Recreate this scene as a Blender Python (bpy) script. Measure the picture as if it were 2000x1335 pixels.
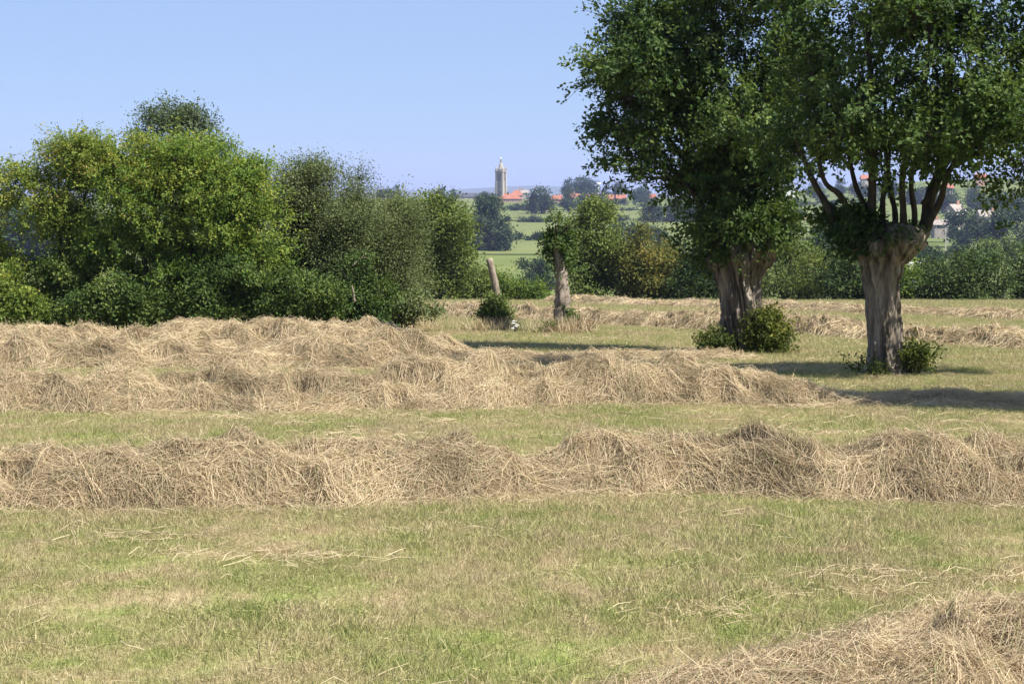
import bpy, math, random
import numpy as np
from mathutils import Vector, noise as mnoise

# ------------------------------------------------------------------ clear
for o in list(bpy.data.objects):
    bpy.data.objects.remove(o)
scene = bpy.context.scene
COL = scene.collection
EYE = 1.55          # camera height above the ground under it
FPX = 4000.0        # focal length in photo pixels (2000 wide)

# ------------------------------------------------------------------ camera
cam = bpy.data.cameras.new("camera")
cam.sensor_width = 36.0
cam.lens = 36.0 * FPX / 2000.0
cam.clip_start = 0.1
cam.clip_end = 30000.0
camo = bpy.data.objects.new("camera", cam)
camo.location = (0, 0, EYE)
camo.rotation_euler = (math.radians(90) - math.atan((667.5 - 390.0) / FPX), 0, 0)
COL.objects.link(camo)
scene.camera = camo

# ------------------------------------------------------------------ light
SUN_ELEV = 52.0
SUN_AZ = 122.0      # degrees to the right of the view direction
world = bpy.data.worlds.new("World")
scene.world = world
world.use_nodes = True
wn = world.node_tree.nodes
wl = world.node_tree.links
bg = wn["Background"]
sky = wn.new("ShaderNodeTexSky")
sky.sky_type = 'NISHITA'
sky.sun_disc = False
sky.sun_elevation = math.radians(SUN_ELEV)
sky.sun_rotation = math.radians(SUN_AZ)
sky.altitude = 2500.0
sky.air_density = 1.0
sky.dust_density = 0.0
sky.ozone_density = 7.0
smix = wn.new("ShaderNodeMix"); smix.data_type = 'RGBA'; smix.inputs[0].default_value = 0.66
wl.new(sky.outputs[0], smix.inputs[6]); smix.inputs[7].default_value = (3.25, 4.25, 6.6, 1)   # even pale blue of a dry summer sky
wl.new(smix.outputs[2], bg.inputs[0])
bg.inputs[1].default_value = 0.064

sun = bpy.data.lights.new("sun", 'SUN')
sun.energy = 5.0
sun.angle = math.radians(0.53)
sun.color = (1.0, 0.94, 0.84)
suno = bpy.data.objects.new("sun", sun)
a, e = math.radians(SUN_AZ), math.radians(SUN_ELEV)
sdir = Vector((math.sin(a) * math.cos(e), math.cos(a) * math.cos(e), math.sin(e)))
suno.rotation_euler = sdir.to_track_quat('Z', 'Y').to_euler()
suno.location = (40, -20, 60)
COL.objects.link(suno)

scene.view_settings.view_transform = 'Standard'
scene.view_settings.look = 'None'
scene.view_settings.exposure = 1.1
scene.view_settings.gamma = 1.0
scene.view_settings.use_curve_mapping = False
scene.render.engine = 'CYCLES'
scene.cycles.use_denoising = True
scene.cycles.denoiser = 'OPENIMAGEDENOISE'
scene.cycles.max_bounces = 6
scene.cycles.diffuse_bounces = 3
scene.cycles.transmission_bounces = 4
scene.cycles.volume_bounces = 0
scene.cycles.caustics_reflective = False
scene.cycles.caustics_refractive = False

# ------------------------------------------------------------------ numeric helpers
RNG = np.random.default_rng(11)


def _hash(ix, iy, seed):
    h = (ix.astype(np.int64) * 374761393 + iy.astype(np.int64) * 668265263 + seed * 974634777) & 0x7fffffff
    h = ((h ^ (h >> 13)) * 1274126177) & 0x7fffffff
    h = h ^ (h >> 16)
    return (h & 0xffff) / 65535.0


def vnoise(x, y, seed=0):
    x = np.asarray(x, float); y = np.asarray(y, float)
    ix = np.floor(x); iy = np.floor(y)
    fx = x - ix; fy = y - iy
    ux = fx * fx * (3 - 2 * fx); uy = fy * fy * (3 - 2 * fy)
    a = _hash(ix, iy, seed); b = _hash(ix + 1, iy, seed)
    c = _hash(ix, iy + 1, seed); d = _hash(ix + 1, iy + 1, seed)
    return (a * (1 - ux) + b * ux) * (1 - uy) + (c * (1 - ux) + d * ux) * uy


def fbm(x, y, seed=0, octs=3):
    s = 0; amp = 1.0; tot = 0
    for k in range(octs):
        s = s + amp * vnoise(x * 2 ** k + 17.3 * k, y * 2 ** k - 9.1 * k, seed + k)
        tot += amp; amp *= 0.5
    return s / tot


def sstep(a, b, x):
    t = np.clip((np.asarray(x, float) - a) / (b - a), 0, 1)
    return t * t * (3 - 2 * t)


# terrain: a field falling gently away, a valley, the far slope and plateau
_TD = np.array([-400, 0, 60, 88, 120, 200, 300, 450, 600, 800, 1100, 1400, 1600, 2500, 5000, 20000.])
_TZ = np.array([12, 0, -1.8, -2.64, -5.5, -12, -16, -14.2, -13.2, -10.0, -4.2, 0.8, 3.0, 3.0, 0, 0])
_fd = np.concatenate([np.arange(-400, 2600, 2.0)])
_fz = np.interp(_fd, _TD, _TZ)
_k = np.ones(15) / 15.0
_fzs = np.convolve(np.pad(_fz, 7, mode='edge'), _k, mode='valid')
_fzs = np.where(_fd < 72, _fz, _fzs)


def gz(x, y):
    x = np.asarray(x, float); y = np.asarray(y, float)
    z = np.where(y < 2590, np.interp(y, _fd, _fzs), np.interp(y, _TD, _TZ))
    z = z + 15.0 * sstep(150, 380, x) * sstep(650, 1500, y) * (1 - sstep(1700, 2600, y))
    near = 1 - sstep(85, 130, y)
    z = z + near * (0.05 * (fbm(x * 0.5, y * 0.5, 3) - 0.5) + 0.02 * (vnoise(x * 2.3, y * 2.3, 5) - 0.5))
    return z


def P(px, py, d):
    """point at forward distance d that the camera sees near photo pixel (px, py)"""
    return np.array([(px - 1000.0) / FPX * d, d, EYE - (py - 390.0) / FPX * d])


def G(px, d):
    x = (px - 1000.0) / FPX * d
    return np.array([x, d, float(gz(x, d))])


# ------------------------------------------------------------------ mesh / object helpers
def quad_mesh(name, V, F, tone=None, smooth=False, mats=None):
    V = np.asarray(V, np.float32); F = np.asarray(F, np.int32)
    k = F.shape[1]
    me = bpy.data.meshes.new(name)
    me.vertices.add(len(V)); me.vertices.foreach_set("co", V.ravel())
    me.loops.add(F.size); me.loops.foreach_set("vertex_index", F.ravel())
    me.polygons.add(len(F)); me.polygons.foreach_set("loop_start", np.arange(len(F), dtype=np.int32) * k)
    if mats is not None:
        me.polygons.foreach_set("material_index", np.asarray(mats, np.int32))
    me.polygons.foreach_set("use_smooth", np.full(len(F), bool(smooth)))
    me.update(calc_edges=True)
    if tone is not None:
        at = me.attributes.new("tone", 'FLOAT', 'POINT')
        at.data.foreach_set("value", np.asarray(tone, np.float32))
    return me


def tag(o, label=None, cat=None, group=None, kind=None):
    if label: o["label"] = label
    if cat: o["category"] = cat
    if group: o["group"] = group
    if kind: o["kind"] = kind
    return o


def empty(name, loc, label, cat, group=None):
    o = bpy.data.objects.new(name, None)
    o.empty_display_size = 0.2
    o.location = [float(v) for v in loc]
    COL.objects.link(o)
    return tag(o, label, cat, group)


def link(name, me, mat=None, parent=None, loc=None, kind=None):
    o = bpy.data.objects.new(name, me)
    if mat is not None and len(me.materials) == 0:
        me.materials.append(mat)
    if parent is not None: o.parent = parent
    if loc is not None: o.location = [float(v) for v in loc]
    COL.objects.link(o)
    if kind: o["kind"] = kind
    return o


def copy_tree(o, parent=None):
    c = o.copy(); COL.objects.link(c); c.parent = parent
    for ch in list(o.children):
        copy_tree(ch, c)
    return c


class MB:
    """collects quads/tris into one polygon mesh"""
    def __init__(self): self.v = []; self.f = []
    def box(self, x0, x1, y0, y1, z0, z1):
        n = len(self.v)
        self.v += [(x0, y0, z0), (x1, y0, z0), (x1, y1, z0), (x0, y1, z0), (x0, y0, z1), (x1, y0, z1), (x1, y1, z1), (x0, y1, z1)]
        self.f += [tuple(n + i for i in q) for q in ((0, 3, 2, 1), (4, 5, 6, 7), (0, 1, 5, 4), (1, 2, 6, 5), (2, 3, 7, 6), (3, 0, 4, 7))]
        return self
    def frustum(self, cx, cy, rings, n=8, rot=0.0):
        base = len(self.v)
        for z, r in rings:
            for k in range(n):
                t = rot + 2 * math.pi * k / n
                self.v.append((cx + r * math.cos(t), cy + r * math.sin(t), z))
        for i in range(len(rings) - 1):
            for k in range(n):
                k2 = (k + 1) % n
                self.f.append((base + i * n + k, base + i * n + k2, base + (i + 1) * n + k2, base + (i + 1) * n + k))
        self.f.append(tuple(base + k for k in range(n))[::-1])
        self.f.append(tuple(base + (len(rings) - 1) * n + k for k in range(n)))
        return self
    def poly(self, pts):
        n = len(self.v); self.v += [tuple(p) for p in pts]; self.f.append(tuple(range(n, n + len(pts)))); return self
    def mesh(self, name):
        me = bpy.data.meshes.new(name); me.from_pydata(self.v, [], self.f); me.update(); return me


def tube(points, radii, sides=8, wob=0.0, seed=0, cap=True):
    pts = [Vector([float(c) for c in p]) for p in points]
    V = []; F = []
    ref = Vector((0.31, 0.95, 0.1))
    for i, p in enumerate(pts):
        t = (pts[min(i + 1, len(pts) - 1)] - pts[max(i - 1, 0)]).normalized()
        u = t.cross(ref).normalized(); w = t.cross(u).normalized()
        for k in range(sides):
            an = 2 * math.pi * k / sides
            r = radii[i]
            if wob:
                r *= 1 + wob * mnoise.noise(Vector((math.cos(an) * 1.7 + seed * 3.1, math.sin(an) * 1.7, i * 0.45)))
            V.append(p + u * (r * math.cos(an)) + w * (r * math.sin(an)))
    n = len(pts)
    for i in range(n - 1):
        for k in range(sides):
            k2 = (k + 1) % sides
            F.append((i * sides + k, i * sides + k2, (i + 1) * sides + k2, (i + 1) * sides + k))
    if cap:
        F.append(tuple(range(sides))[::-1]); F.append(tuple((n - 1) * sides + k for k in range(sides)))
    me = bpy.data.meshes.new("tube"); me.from_pydata([tuple(v) for v in V], [], F); me.update()
    me.polygons.foreach_set("use_smooth", np.full(len(F), True))
    return me


def spline(pts, n=10):
    pts = [np.array(p, float) for p in pts]
    ext = [2 * pts[0] - pts[1]] + pts + [2 * pts[-1] - pts[-2]]
    out = []
    for i in range(1, len(ext) - 2):
        p0, p1, p2, p3 = ext[i - 1], ext[i], ext[i + 1], ext[i + 2]
        for k in range(n):
            t = k / n
            out.append(0.5 * ((2 * p1) + (-p0 + p2) * t + (2 * p0 - 5 * p1 + 4 * p2 - p3) * t * t + (-p0 + 3 * p1 - 3 * p2 + p3) * t ** 3))
    out.append(pts[-1])
    return out


# ------------------------------------------------------------------ materials
def new_mat(name):
    m = bpy.data.materials.new(name); m.use_nodes = True
    return m, m.node_tree.nodes, m.node_tree.links, m.node_tree.nodes["Principled BSDF"]


def ramp(nodes, stops):
    r = nodes.new("ShaderNodeValToRGB")
    els = r.color_ramp.elements
    while len(els) < len(stops): els.new(0.5)
    for el, (p, c) in zip(els, stops):
        el.position = p; el.color = (c[0], c[1], c[2], 1)
    return r


def leaf_mat(name, stops, trans=0.3, tint=(1.25, 1.2, 0.6), rough=0.6, spec=0.2):
    m, n, l, b = new_mat(name)
    at = n.new("ShaderNodeAttribute"); at.attribute_name = "tone"
    r = ramp(n, stops); l.new(at.outputs["Fac"], r.inputs[0])
    l.new(r.outputs[0], b.inputs["Base Color"])
    b.inputs["Roughness"].default_value = rough
    b.inputs["Specular IOR Level"].default_value = spec
    tr = n.new("ShaderNodeBsdfTranslucent")
    mul = n.new("ShaderNodeMix"); mul.data_type = 'RGBA'; mul.blend_type = 'MULTIPLY'; mul.inputs[0].default_value = 1.0
    l.new(r.outputs[0], mul.inputs[6]); mul.inputs[7].default_value = (*tint, 1)
    l.new(mul.outputs[2], tr.inputs[0])
    mix = n.new("ShaderNodeMixShader"); mix.inputs[0].default_value = trans
    l.new(b.outputs[0], mix.inputs[1]); l.new(tr.outputs[0], mix.inputs[2])
    l.new(mix.outputs[0], n["Material Output"].inputs[0])
    return m


def noise_mat(name, stops, scale=3.0, detail=6.0, stretch=(1, 1, 1), bump=0.0, rough=0.9, spec=0.2, coord='Object', scale2=None, bdist=0.02):
    m, n, l, b = new_mat(name)
    tc = n.new("ShaderNodeTexCoord"); mp = n.new("ShaderNodeMapping"); mp.inputs["Scale"].default_value = stretch
    l.new(tc.outputs[coord], mp.inputs[0])
    nz = n.new("ShaderNodeTexNoise"); nz.inputs["Scale"].default_value = scale; nz.inputs["Detail"].default_value = detail
    nz.inputs["Roughness"].default_value = 0.62
    l.new(mp.outputs[0], nz.inputs[0])
    r = ramp(n, stops); l.new(nz.outputs[0], r.inputs[0])
    l.new(r.outputs[0], b.inputs["Base Color"])
    b.inputs["Roughness"].default_value = rough; b.inputs["Specular IOR Level"].default_value = spec
    if bump:
        bp = n.new("ShaderNodeBump"); bp.inputs["Strength"].default_value = bump; bp.inputs["Distance"].default_value = bdist
        nz2 = n.new("ShaderNodeTexNoise"); nz2.inputs["Scale"].default_value = scale2 or scale * 3; nz2.inputs["Detail"].default_value = 6
        l.new(mp.outputs[0], nz2.inputs[0]); l.new(nz2.outputs[0], bp.inputs["Height"]); l.new(bp.outputs[0], b.inputs["Normal"])
    return m


M = {}
M['pollard'] = leaf_mat('pollard_leaf', [(0, (0.0218, 0.0505, 0.0123)), (0.5, (0.0628, 0.112, 0.026)), (1, (0.164, 0.216, 0.0588))], .36, rough=.55, spec=.22)
M['hawthorn'] = leaf_mat('hawthorn_leaf', [(0, (0.054, 0.102, 0.018)), (0.5, (0.156, 0.222, 0.0432)), (0.9, (0.312, 0.336, 0.072)), (1, (0.396, 0.312, 0.096))], .4)
M['maple'] = leaf_mat('bright_leaf', [(0, (0.0472, 0.1, 0.0177)), (0.5, (0.136, 0.218, 0.0378)), (0.9, (0.295, 0.33, 0.0614)), (1, (0.378, 0.319, 0.0944))], .4)
M['willow'] = leaf_mat('grey_leaf', [(0, (0.0459, 0.0702, 0.025)), (0.5, (0.115, 0.149, 0.055)), (1, (0.223, 0.243, 0.106))], .25)
M['poplar'] = leaf_mat('poplar_leaf', [(0, (0.0375, 0.0625, 0.03)), (0.5, (0.0938, 0.131, 0.0625)), (1, (0.2, 0.237, 0.131))], .25)
M['bramble'] = leaf_mat('bramble_leaf', [(0, (0.0216, 0.0486, 0.0121)), (0.5, (0.0594, 0.103, 0.0216)), (0.9, (0.135, 0.182, 0.0405)), (1, (0.23, 0.27, 0.054))], .25)
M['tree'] = leaf_mat('tree_leaf', [(0, (0.0384, 0.0704, 0.0154)), (0.5, (0.102, 0.147, 0.0333)), (1, (0.224, 0.256, 0.064))], .3)
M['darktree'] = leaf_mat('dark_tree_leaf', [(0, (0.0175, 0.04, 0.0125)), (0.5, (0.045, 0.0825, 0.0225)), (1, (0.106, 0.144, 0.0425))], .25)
M['autumn'] = leaf_mat('autumn_leaf', [(0, (0.0432, 0.0648, 0.0144)), (0.5, (0.118, 0.134, 0.03)), (1, (0.24, 0.186, 0.0432))], .3)
M['fartree'] = leaf_mat('far_tree_leaf', [(0.0, (.015, .034, .014)), (.5, (.034, .062, .024)), (1, (.070, .098, .036))], .2)
M['bush'] = leaf_mat('bush_leaf', [(0.0, (.026, .052, .010)), (.5, (.078, .105, .017)), (1, (.19, .19, .035))], .32)
M['ashleaf'] = leaf_mat('sapling_leaf', [(0.0, (.026, .058, .012)), (.5, (.066, .112, .025)), (1, (.15, .19, .055))], .35)
M['bark'] = noise_mat('pollard_bark', [(.34, (.030, .025, .020)), (.46, (.135, .112, .088)), (.64, (.29, .25, .20))], 9.0, 8, (1, 1, .14), 1.0, .95, .15, bdist=.05, scale2=16)
M['limb'] = noise_mat('limb_bark', [(.3, (.022, .019, .014)), (.7, (.068, .058, .042))], 14.0, 5, (1, 1, .35), .5, .9, .2)
M['palebark'] = noise_mat('pale_bark', [(.32, (.09, .072, .056)), (.5, (.22, .18, .145)), (.68, (.32, .275, .225))], 14.0, 8, (1, 1, .35), .9, .95, .15)
M['deadwood'] = noise_mat('dead_wood', [(.3, (.22, .16, .105)), (.7, (.48, .38, .27))], 12.0, 6, (1, 1, .3), .4, .95, .1)
M['hay'] = leaf_mat('hay_stalk', [(0, (0.161, 0.122, 0.0742)), (0.22, (0.311, 0.245, 0.153)), (0.6, (0.502, 0.408, 0.266)), (0.9, (0.683, 0.572, 0.393)), (1, (0.261, 0.272, 0.131))], .3, (1.1, 1.0, .75), .55, .25)
M['hay_bed'] = noise_mat('hay_bed', [(0.3, (0.147, 0.113, 0.0676)), (0.5, (0.271, 0.215, 0.131)), (0.7, (0.372, 0.3, 0.19))], 16.0, 8, (1, 1, 1), 1.0, .95, .1, bdist=.06, scale2=30)  # bed coloured darker to paint shade into the gaps between stalks


def grass_colours(n, l, tone_socket, position_socket):
    """blade colour: its own tone, shifted by wide green / straw patches of the field"""
    r_green = ramp(n, [(0, (0.104, 0.144, 0.0312)), (0.45, (0.218, 0.262, 0.0716)), (0.8, (0.376, 0.38, 0.143)), (1, (0.554, 0.503, 0.275))])
    r_straw = ramp(n, [(0, (0.207, 0.158, 0.0836)), (0.3, (0.326, 0.264, 0.136)), (0.6, (0.458, 0.378, 0.224)), (1, (0.581, 0.493, 0.334))])
    l.new(tone_socket, r_green.inputs[0]); l.new(tone_socket, r_straw.inputs[0])
    mp = n.new("ShaderNodeMapping"); mp.inputs["Scale"].default_value = (1.0, .62, 1.0)
    l.new(position_socket, mp.inputs[0])
    nz = n.new("ShaderNodeTexNoise"); nz.inputs["Scale"].default_value = 1.15; nz.inputs["Detail"].default_value = 5
    nz.inputs["Roughness"].default_value = .6
    l.new(mp.outputs[0], nz.inputs[0])
    nzf = n.new("ShaderNodeTexNoise"); nzf.inputs["Scale"].default_value = 5.0; nzf.inputs["Detail"].default_value = 3
    l.new(mp.outputs[0], nzf.inputs[0])
    av = n.new("ShaderNodeMix"); av.data_type = 'FLOAT'; av.inputs[0].default_value = .5
    l.new(nz.outputs[0], av.inputs[2]); l.new(nzf.outputs[0], av.inputs[3])
    r = ramp(n, [(.37, (0, 0, 0)), (.61, (1, 1, 1))]); l.new(av.outputs[0], r.inputs[0])
    mix = n.new("ShaderNodeMix"); mix.data_type = 'RGBA'
    l.new(r.outputs[0], mix.inputs[0]); l.new(r_green.outputs[0], mix.inputs[6]); l.new(r_straw.outputs[0], mix.inputs[7])
    return mix.outputs[2]


def make_grass_mat():
    m, n, l, b = new_mat('grass_blade')
    at = n.new("ShaderNodeAttribute"); at.attribute_name = "tone"
    ge = n.new("ShaderNodeNewGeometry")
    c = grass_colours(n, l, at.outputs["Fac"], ge.outputs["Position"])
    l.new(c, b.inputs["Base Color"]); b.inputs["Roughness"].default_value = .6; b.inputs["Specular IOR Level"].default_value = .25
    tr = n.new("ShaderNodeBsdfTranslucent"); l.new(c, tr.inputs[0])
    mix = n.new("ShaderNodeMixShader"); mix.inputs[0].default_value = .35
    l.new(b.outputs[0], mix.inputs[1]); l.new(tr.outputs[0], mix.inputs[2]); l.new(mix.outputs[0], n["Material Output"].inputs[0])
    return m


def make_meadow_mat():
    m, n, l, b = new_mat('meadow_ground')
    ge = n.new("ShaderNodeNewGeometry")
    mp = n.new("ShaderNodeMapping"); mp.inputs["Scale"].default_value = (1, .5, 1)
    l.new(ge.outputs["Position"], mp.inputs[0])
    nz = n.new("ShaderNodeTexNoise"); nz.inputs["Scale"].default_value = 30; nz.inputs["Detail"].default_value = 8; nz.inputs["Roughness"].default_value = .7
    l.new(mp.outputs[0], nz.inputs[0])
    st = n.new("ShaderNodeMapRange"); st.inputs[1].default_value = .22; st.inputs[2].default_value = .95
    l.new(nz.outputs[0], st.inputs[0])
    c = grass_colours(n, l, st.outputs[0], ge.outputs["Position"])
    l.new(c, b.inputs["Base Color"]); b.inputs["Roughness"].default_value = .95; b.inputs["Specular IOR Level"].default_value = .1
    bp = n.new("ShaderNodeBump"); bp.inputs["Strength"].default_value = .8; bp.inputs["Distance"].default_value = .03
    l.new(nz.outputs[0], bp.inputs["Height"]); l.new(bp.outputs[0], b.inputs["Normal"])
    return m


M['grass'] = make_grass_mat()
M['meadow'] = make_meadow_mat()
M['pasture'] = noise_mat('pasture', [(.3, (.105, .130, .040)), (.7, (.155, .175, .062))], .035, 6, (1, .35, 1), 0, .95, .1, 'Object')
M['farland'] = noise_mat('far_land', [(.3, (.085, .115, .03)), (.7, (.15, .175, .05))], .02, 5, (1, 1, 1), 0, .95, .1, 'Object')
M['wheat'] = noise_mat('wheat_stubble', [(.3, (.46, .36, .16)), (.7, (.58, .46, .22))], .1, 5, (1, .3, 1), 0, .95, .1, 'Object')
M['hill'] = noise_mat('hill_land', [(.3, (.05, .075, .03)), (.7, (.11, .13, .05))], .004, 6, (1, 1, 1), 0, .95, .1, 'Object')
M['stone'] = noise_mat('tower_stone', [(.3, (.17, .15, .13)), (.7, (.31, .28, .245))], .5, 5, (1, 1, 1), 0, .9, .15)
M['stone_light'] = noise_mat('tower_light_stone', [(.3, (.30, .275, .245)), (.7, (.42, .385, .345))], .6, 5, (1, 1, 1), 0, .9, .15)
M['opening'] = noise_mat('dark_opening', [(.3, (.03, .03, .035)), (.7, (.06, .06, .065))], 1.0, 2)
M['tile'] = noise_mat('red_tile', [(.3, (.24, .095, .060)), (.7, (.36, .155, .10))], .6, 6, (1, 1, 1), 0, .85, .2)
M['slate'] = noise_mat('slate_roof', [(.3, (.045, .050, .065)), (.7, (.085, .090, .105))], .6, 5, (1, 1, 1), 0, .6, .4)
M['greytile'] = noise_mat('grey_tile', [(.3, (.22, .19, .17)), (.7, (.34, .30, .27))], .6, 5)
M['brick'] = noise_mat('brick_wall', [(.3, (.30, .17, .12)), (.7, (.44, .27, .19))], .8, 5)
M['render'] = noise_mat('pale_render', [(.3, (.32, .29, .25)), (.7, (.46, .42, .37))], .5, 5)
M['white'] = noise_mat('white_paint', [(.3, (.74, .74, .73)), (.7, (.84, .84, .83))], .5, 4)
M['pane'] = noise_mat('window_glass', [(.3, (.03, .035, .045)), (.7, (.07, .08, .10))], 1.0, 2, rough=.15, spec=.5)
M['pole'] = noise_mat('concrete_pole', [(.3, (.36, .34, .31)), (.7, (.50, .48, .44))], 2.0, 4)
M['petal'] = noise_mat('white_petal', [(.3, (.72, .72, .68)), (.7, (.84, .84, .80))], 20.0, 3)
M['weed_brown'] = leaf_mat('brown_weed', [(0, (.09, .05, .03)), (1, (.26, .15, .09))], .25)

# ------------------------------------------------------------------ ground
ys = np.concatenate([np.arange(-120, 0, 10.), np.arange(0, 100, .5), np.geomspace(100, 10800, 150)])
xs_h = np.concatenate([np.arange(.5, 20, .5), np.geomspace(20, 3300, 70)])
xs = np.concatenate([-xs_h[::-1], [0], xs_h])
X, Y = np.meshgrid(xs, ys)
Z = gz(X, Y)
V = np.stack([X, Y, Z], -1).reshape(-1, 3)
nx, ny = len(xs), len(ys)
i = np.arange(nx - 1)[None, :] + nx * np.arange(ny - 1)[:, None]
F = np.stack([i, i + 1, i + 1 + nx, i + nx], -1).reshape(-1, 4)
yc = np.repeat(ys[:-1], nx - 1)
me = quad_mesh("ground", V, F, smooth=True, mats=np.where(yc < 99, 0, 1))
me.materials.append(M['meadow']); me.materials.append(M['farland'])
tag(link("ground", me), kind="structure")

# distant hills on the horizon
hx = np.linspace(-3200, 3200, 120); hy = np.linspace(8200, 10400, 24)
X, Y = np.meshgrid(hx, hy)
ridge = (30 * np.exp(-((X - 150) / 230) ** 2) + 16 * np.exp(-((X + 120) / 200) ** 2) + 14 * np.exp(-((X + 560) / 300) ** 2)
         + 40 * np.exp(-((X - 1900) / 600) ** 2) + 30 + 26 * np.exp(-((X + 1500) / 420) ** 2))
Z = -2 + (ridge + 7 * fbm(X / 160, Y / 160, 40, 4)) * np.exp(-((Y - 9300) / 600) ** 2)
V = np.stack([X, Y, Z], -1).reshape(-1, 3)
nx, ny = len(hx), len(hy)
i = np.arange(nx - 1)[None, :] + nx * np.arange(ny - 1)[:, None]
F = np.stack([i, i + 1, i + 1 + nx, i + nx], -1).reshape(-1, 4)
tag(link("hills", quad_mesh("hills", V, F, smooth=True), M['hill']), kind="structure")


def field(name, px0, px1, d0, d1, mat, lift=.25, skew=0.0):
    n, m_ = 24, 14
    V = []
    for j in range(m_ + 1):
        for k in range(n + 1):
            t = k / n
            d = d0 + (d1 - d0) * j / m_ + skew * (t - .5)
            dm = .5 * (d0 + d1)
            x = (px0 + (px1 - px0) * t - 1000) / FPX * dm
            V.append((x, d, float(gz(x, d)) + lift))
    i = np.arange(n)[None, :] + (n + 1) * np.arange(m_)[:, None]
    F = np.stack([i, i + 1, i + 2 + n, i + n + 1], -1).reshape(-1, 4)
    return tag(link(name, quad_mesh(name, V, F, smooth=True), mat), kind="structure")


field("pasture", 850, 1330, 560, 670, M['pasture'])
field("pasture", 860, 1230, 690, 880, M['pasture'], .3)
field("pasture", 1190, 1520, 700, 900, M['pasture'], .35, -40)
field("pasture", 880, 1500, 910, 1080, M['pasture'], .35)
field("pasture", 1000, 1420, 1110, 1180, M['pasture'], .4)
field("pasture", 1440, 1700, 1000, 1130, M['pasture'], .5)
field("wheat_field", 1380, 1640, 930, 985, M['wheat'], .5)
field("pasture", 1400, 1700, 760, 900, M['pasture'], .5)
field("pasture", 1700, 2060, 420, 520, M['pasture'], .3, -60)


# ------------------------------------------------------------------ foliage
def leaf_quads(C, D, size, rng, width=.55, fold=.12, jitter=.35, out=None):
    """leaf blades: base point C, direction D; four points, folded on the midrib"""
    n = len(C)
    L = size * (1 + jitter * (rng.random(n) - .5) * 2)[:, None]
    nrm = rng.normal(0, .30, (n, 3)); nrm[:, 2] += .25
    if out is not None: nrm += out
    side = np.cross(D, nrm); side /= np.linalg.norm(side, axis=1, keepdims=True) + 1e-9
    up = np.cross(side, D)
    V = np.empty((n, 4, 3))
    V[:, 0] = C
    V[:, 1] = C + D * L * .5 + side * L * width * .5 + up * L * fold
    V[:, 2] = C + D * L
    V[:, 3] = C + D * L * .5 - side * L * width * .5 + up * L * fold
    return V.reshape(-1, 3), np.arange(n * 4, dtype=np.int32).reshape(-1, 4)


def unit(v):
    return v / (np.linalg.norm(v, axis=-1, keepdims=True) + 1e-9)


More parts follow.
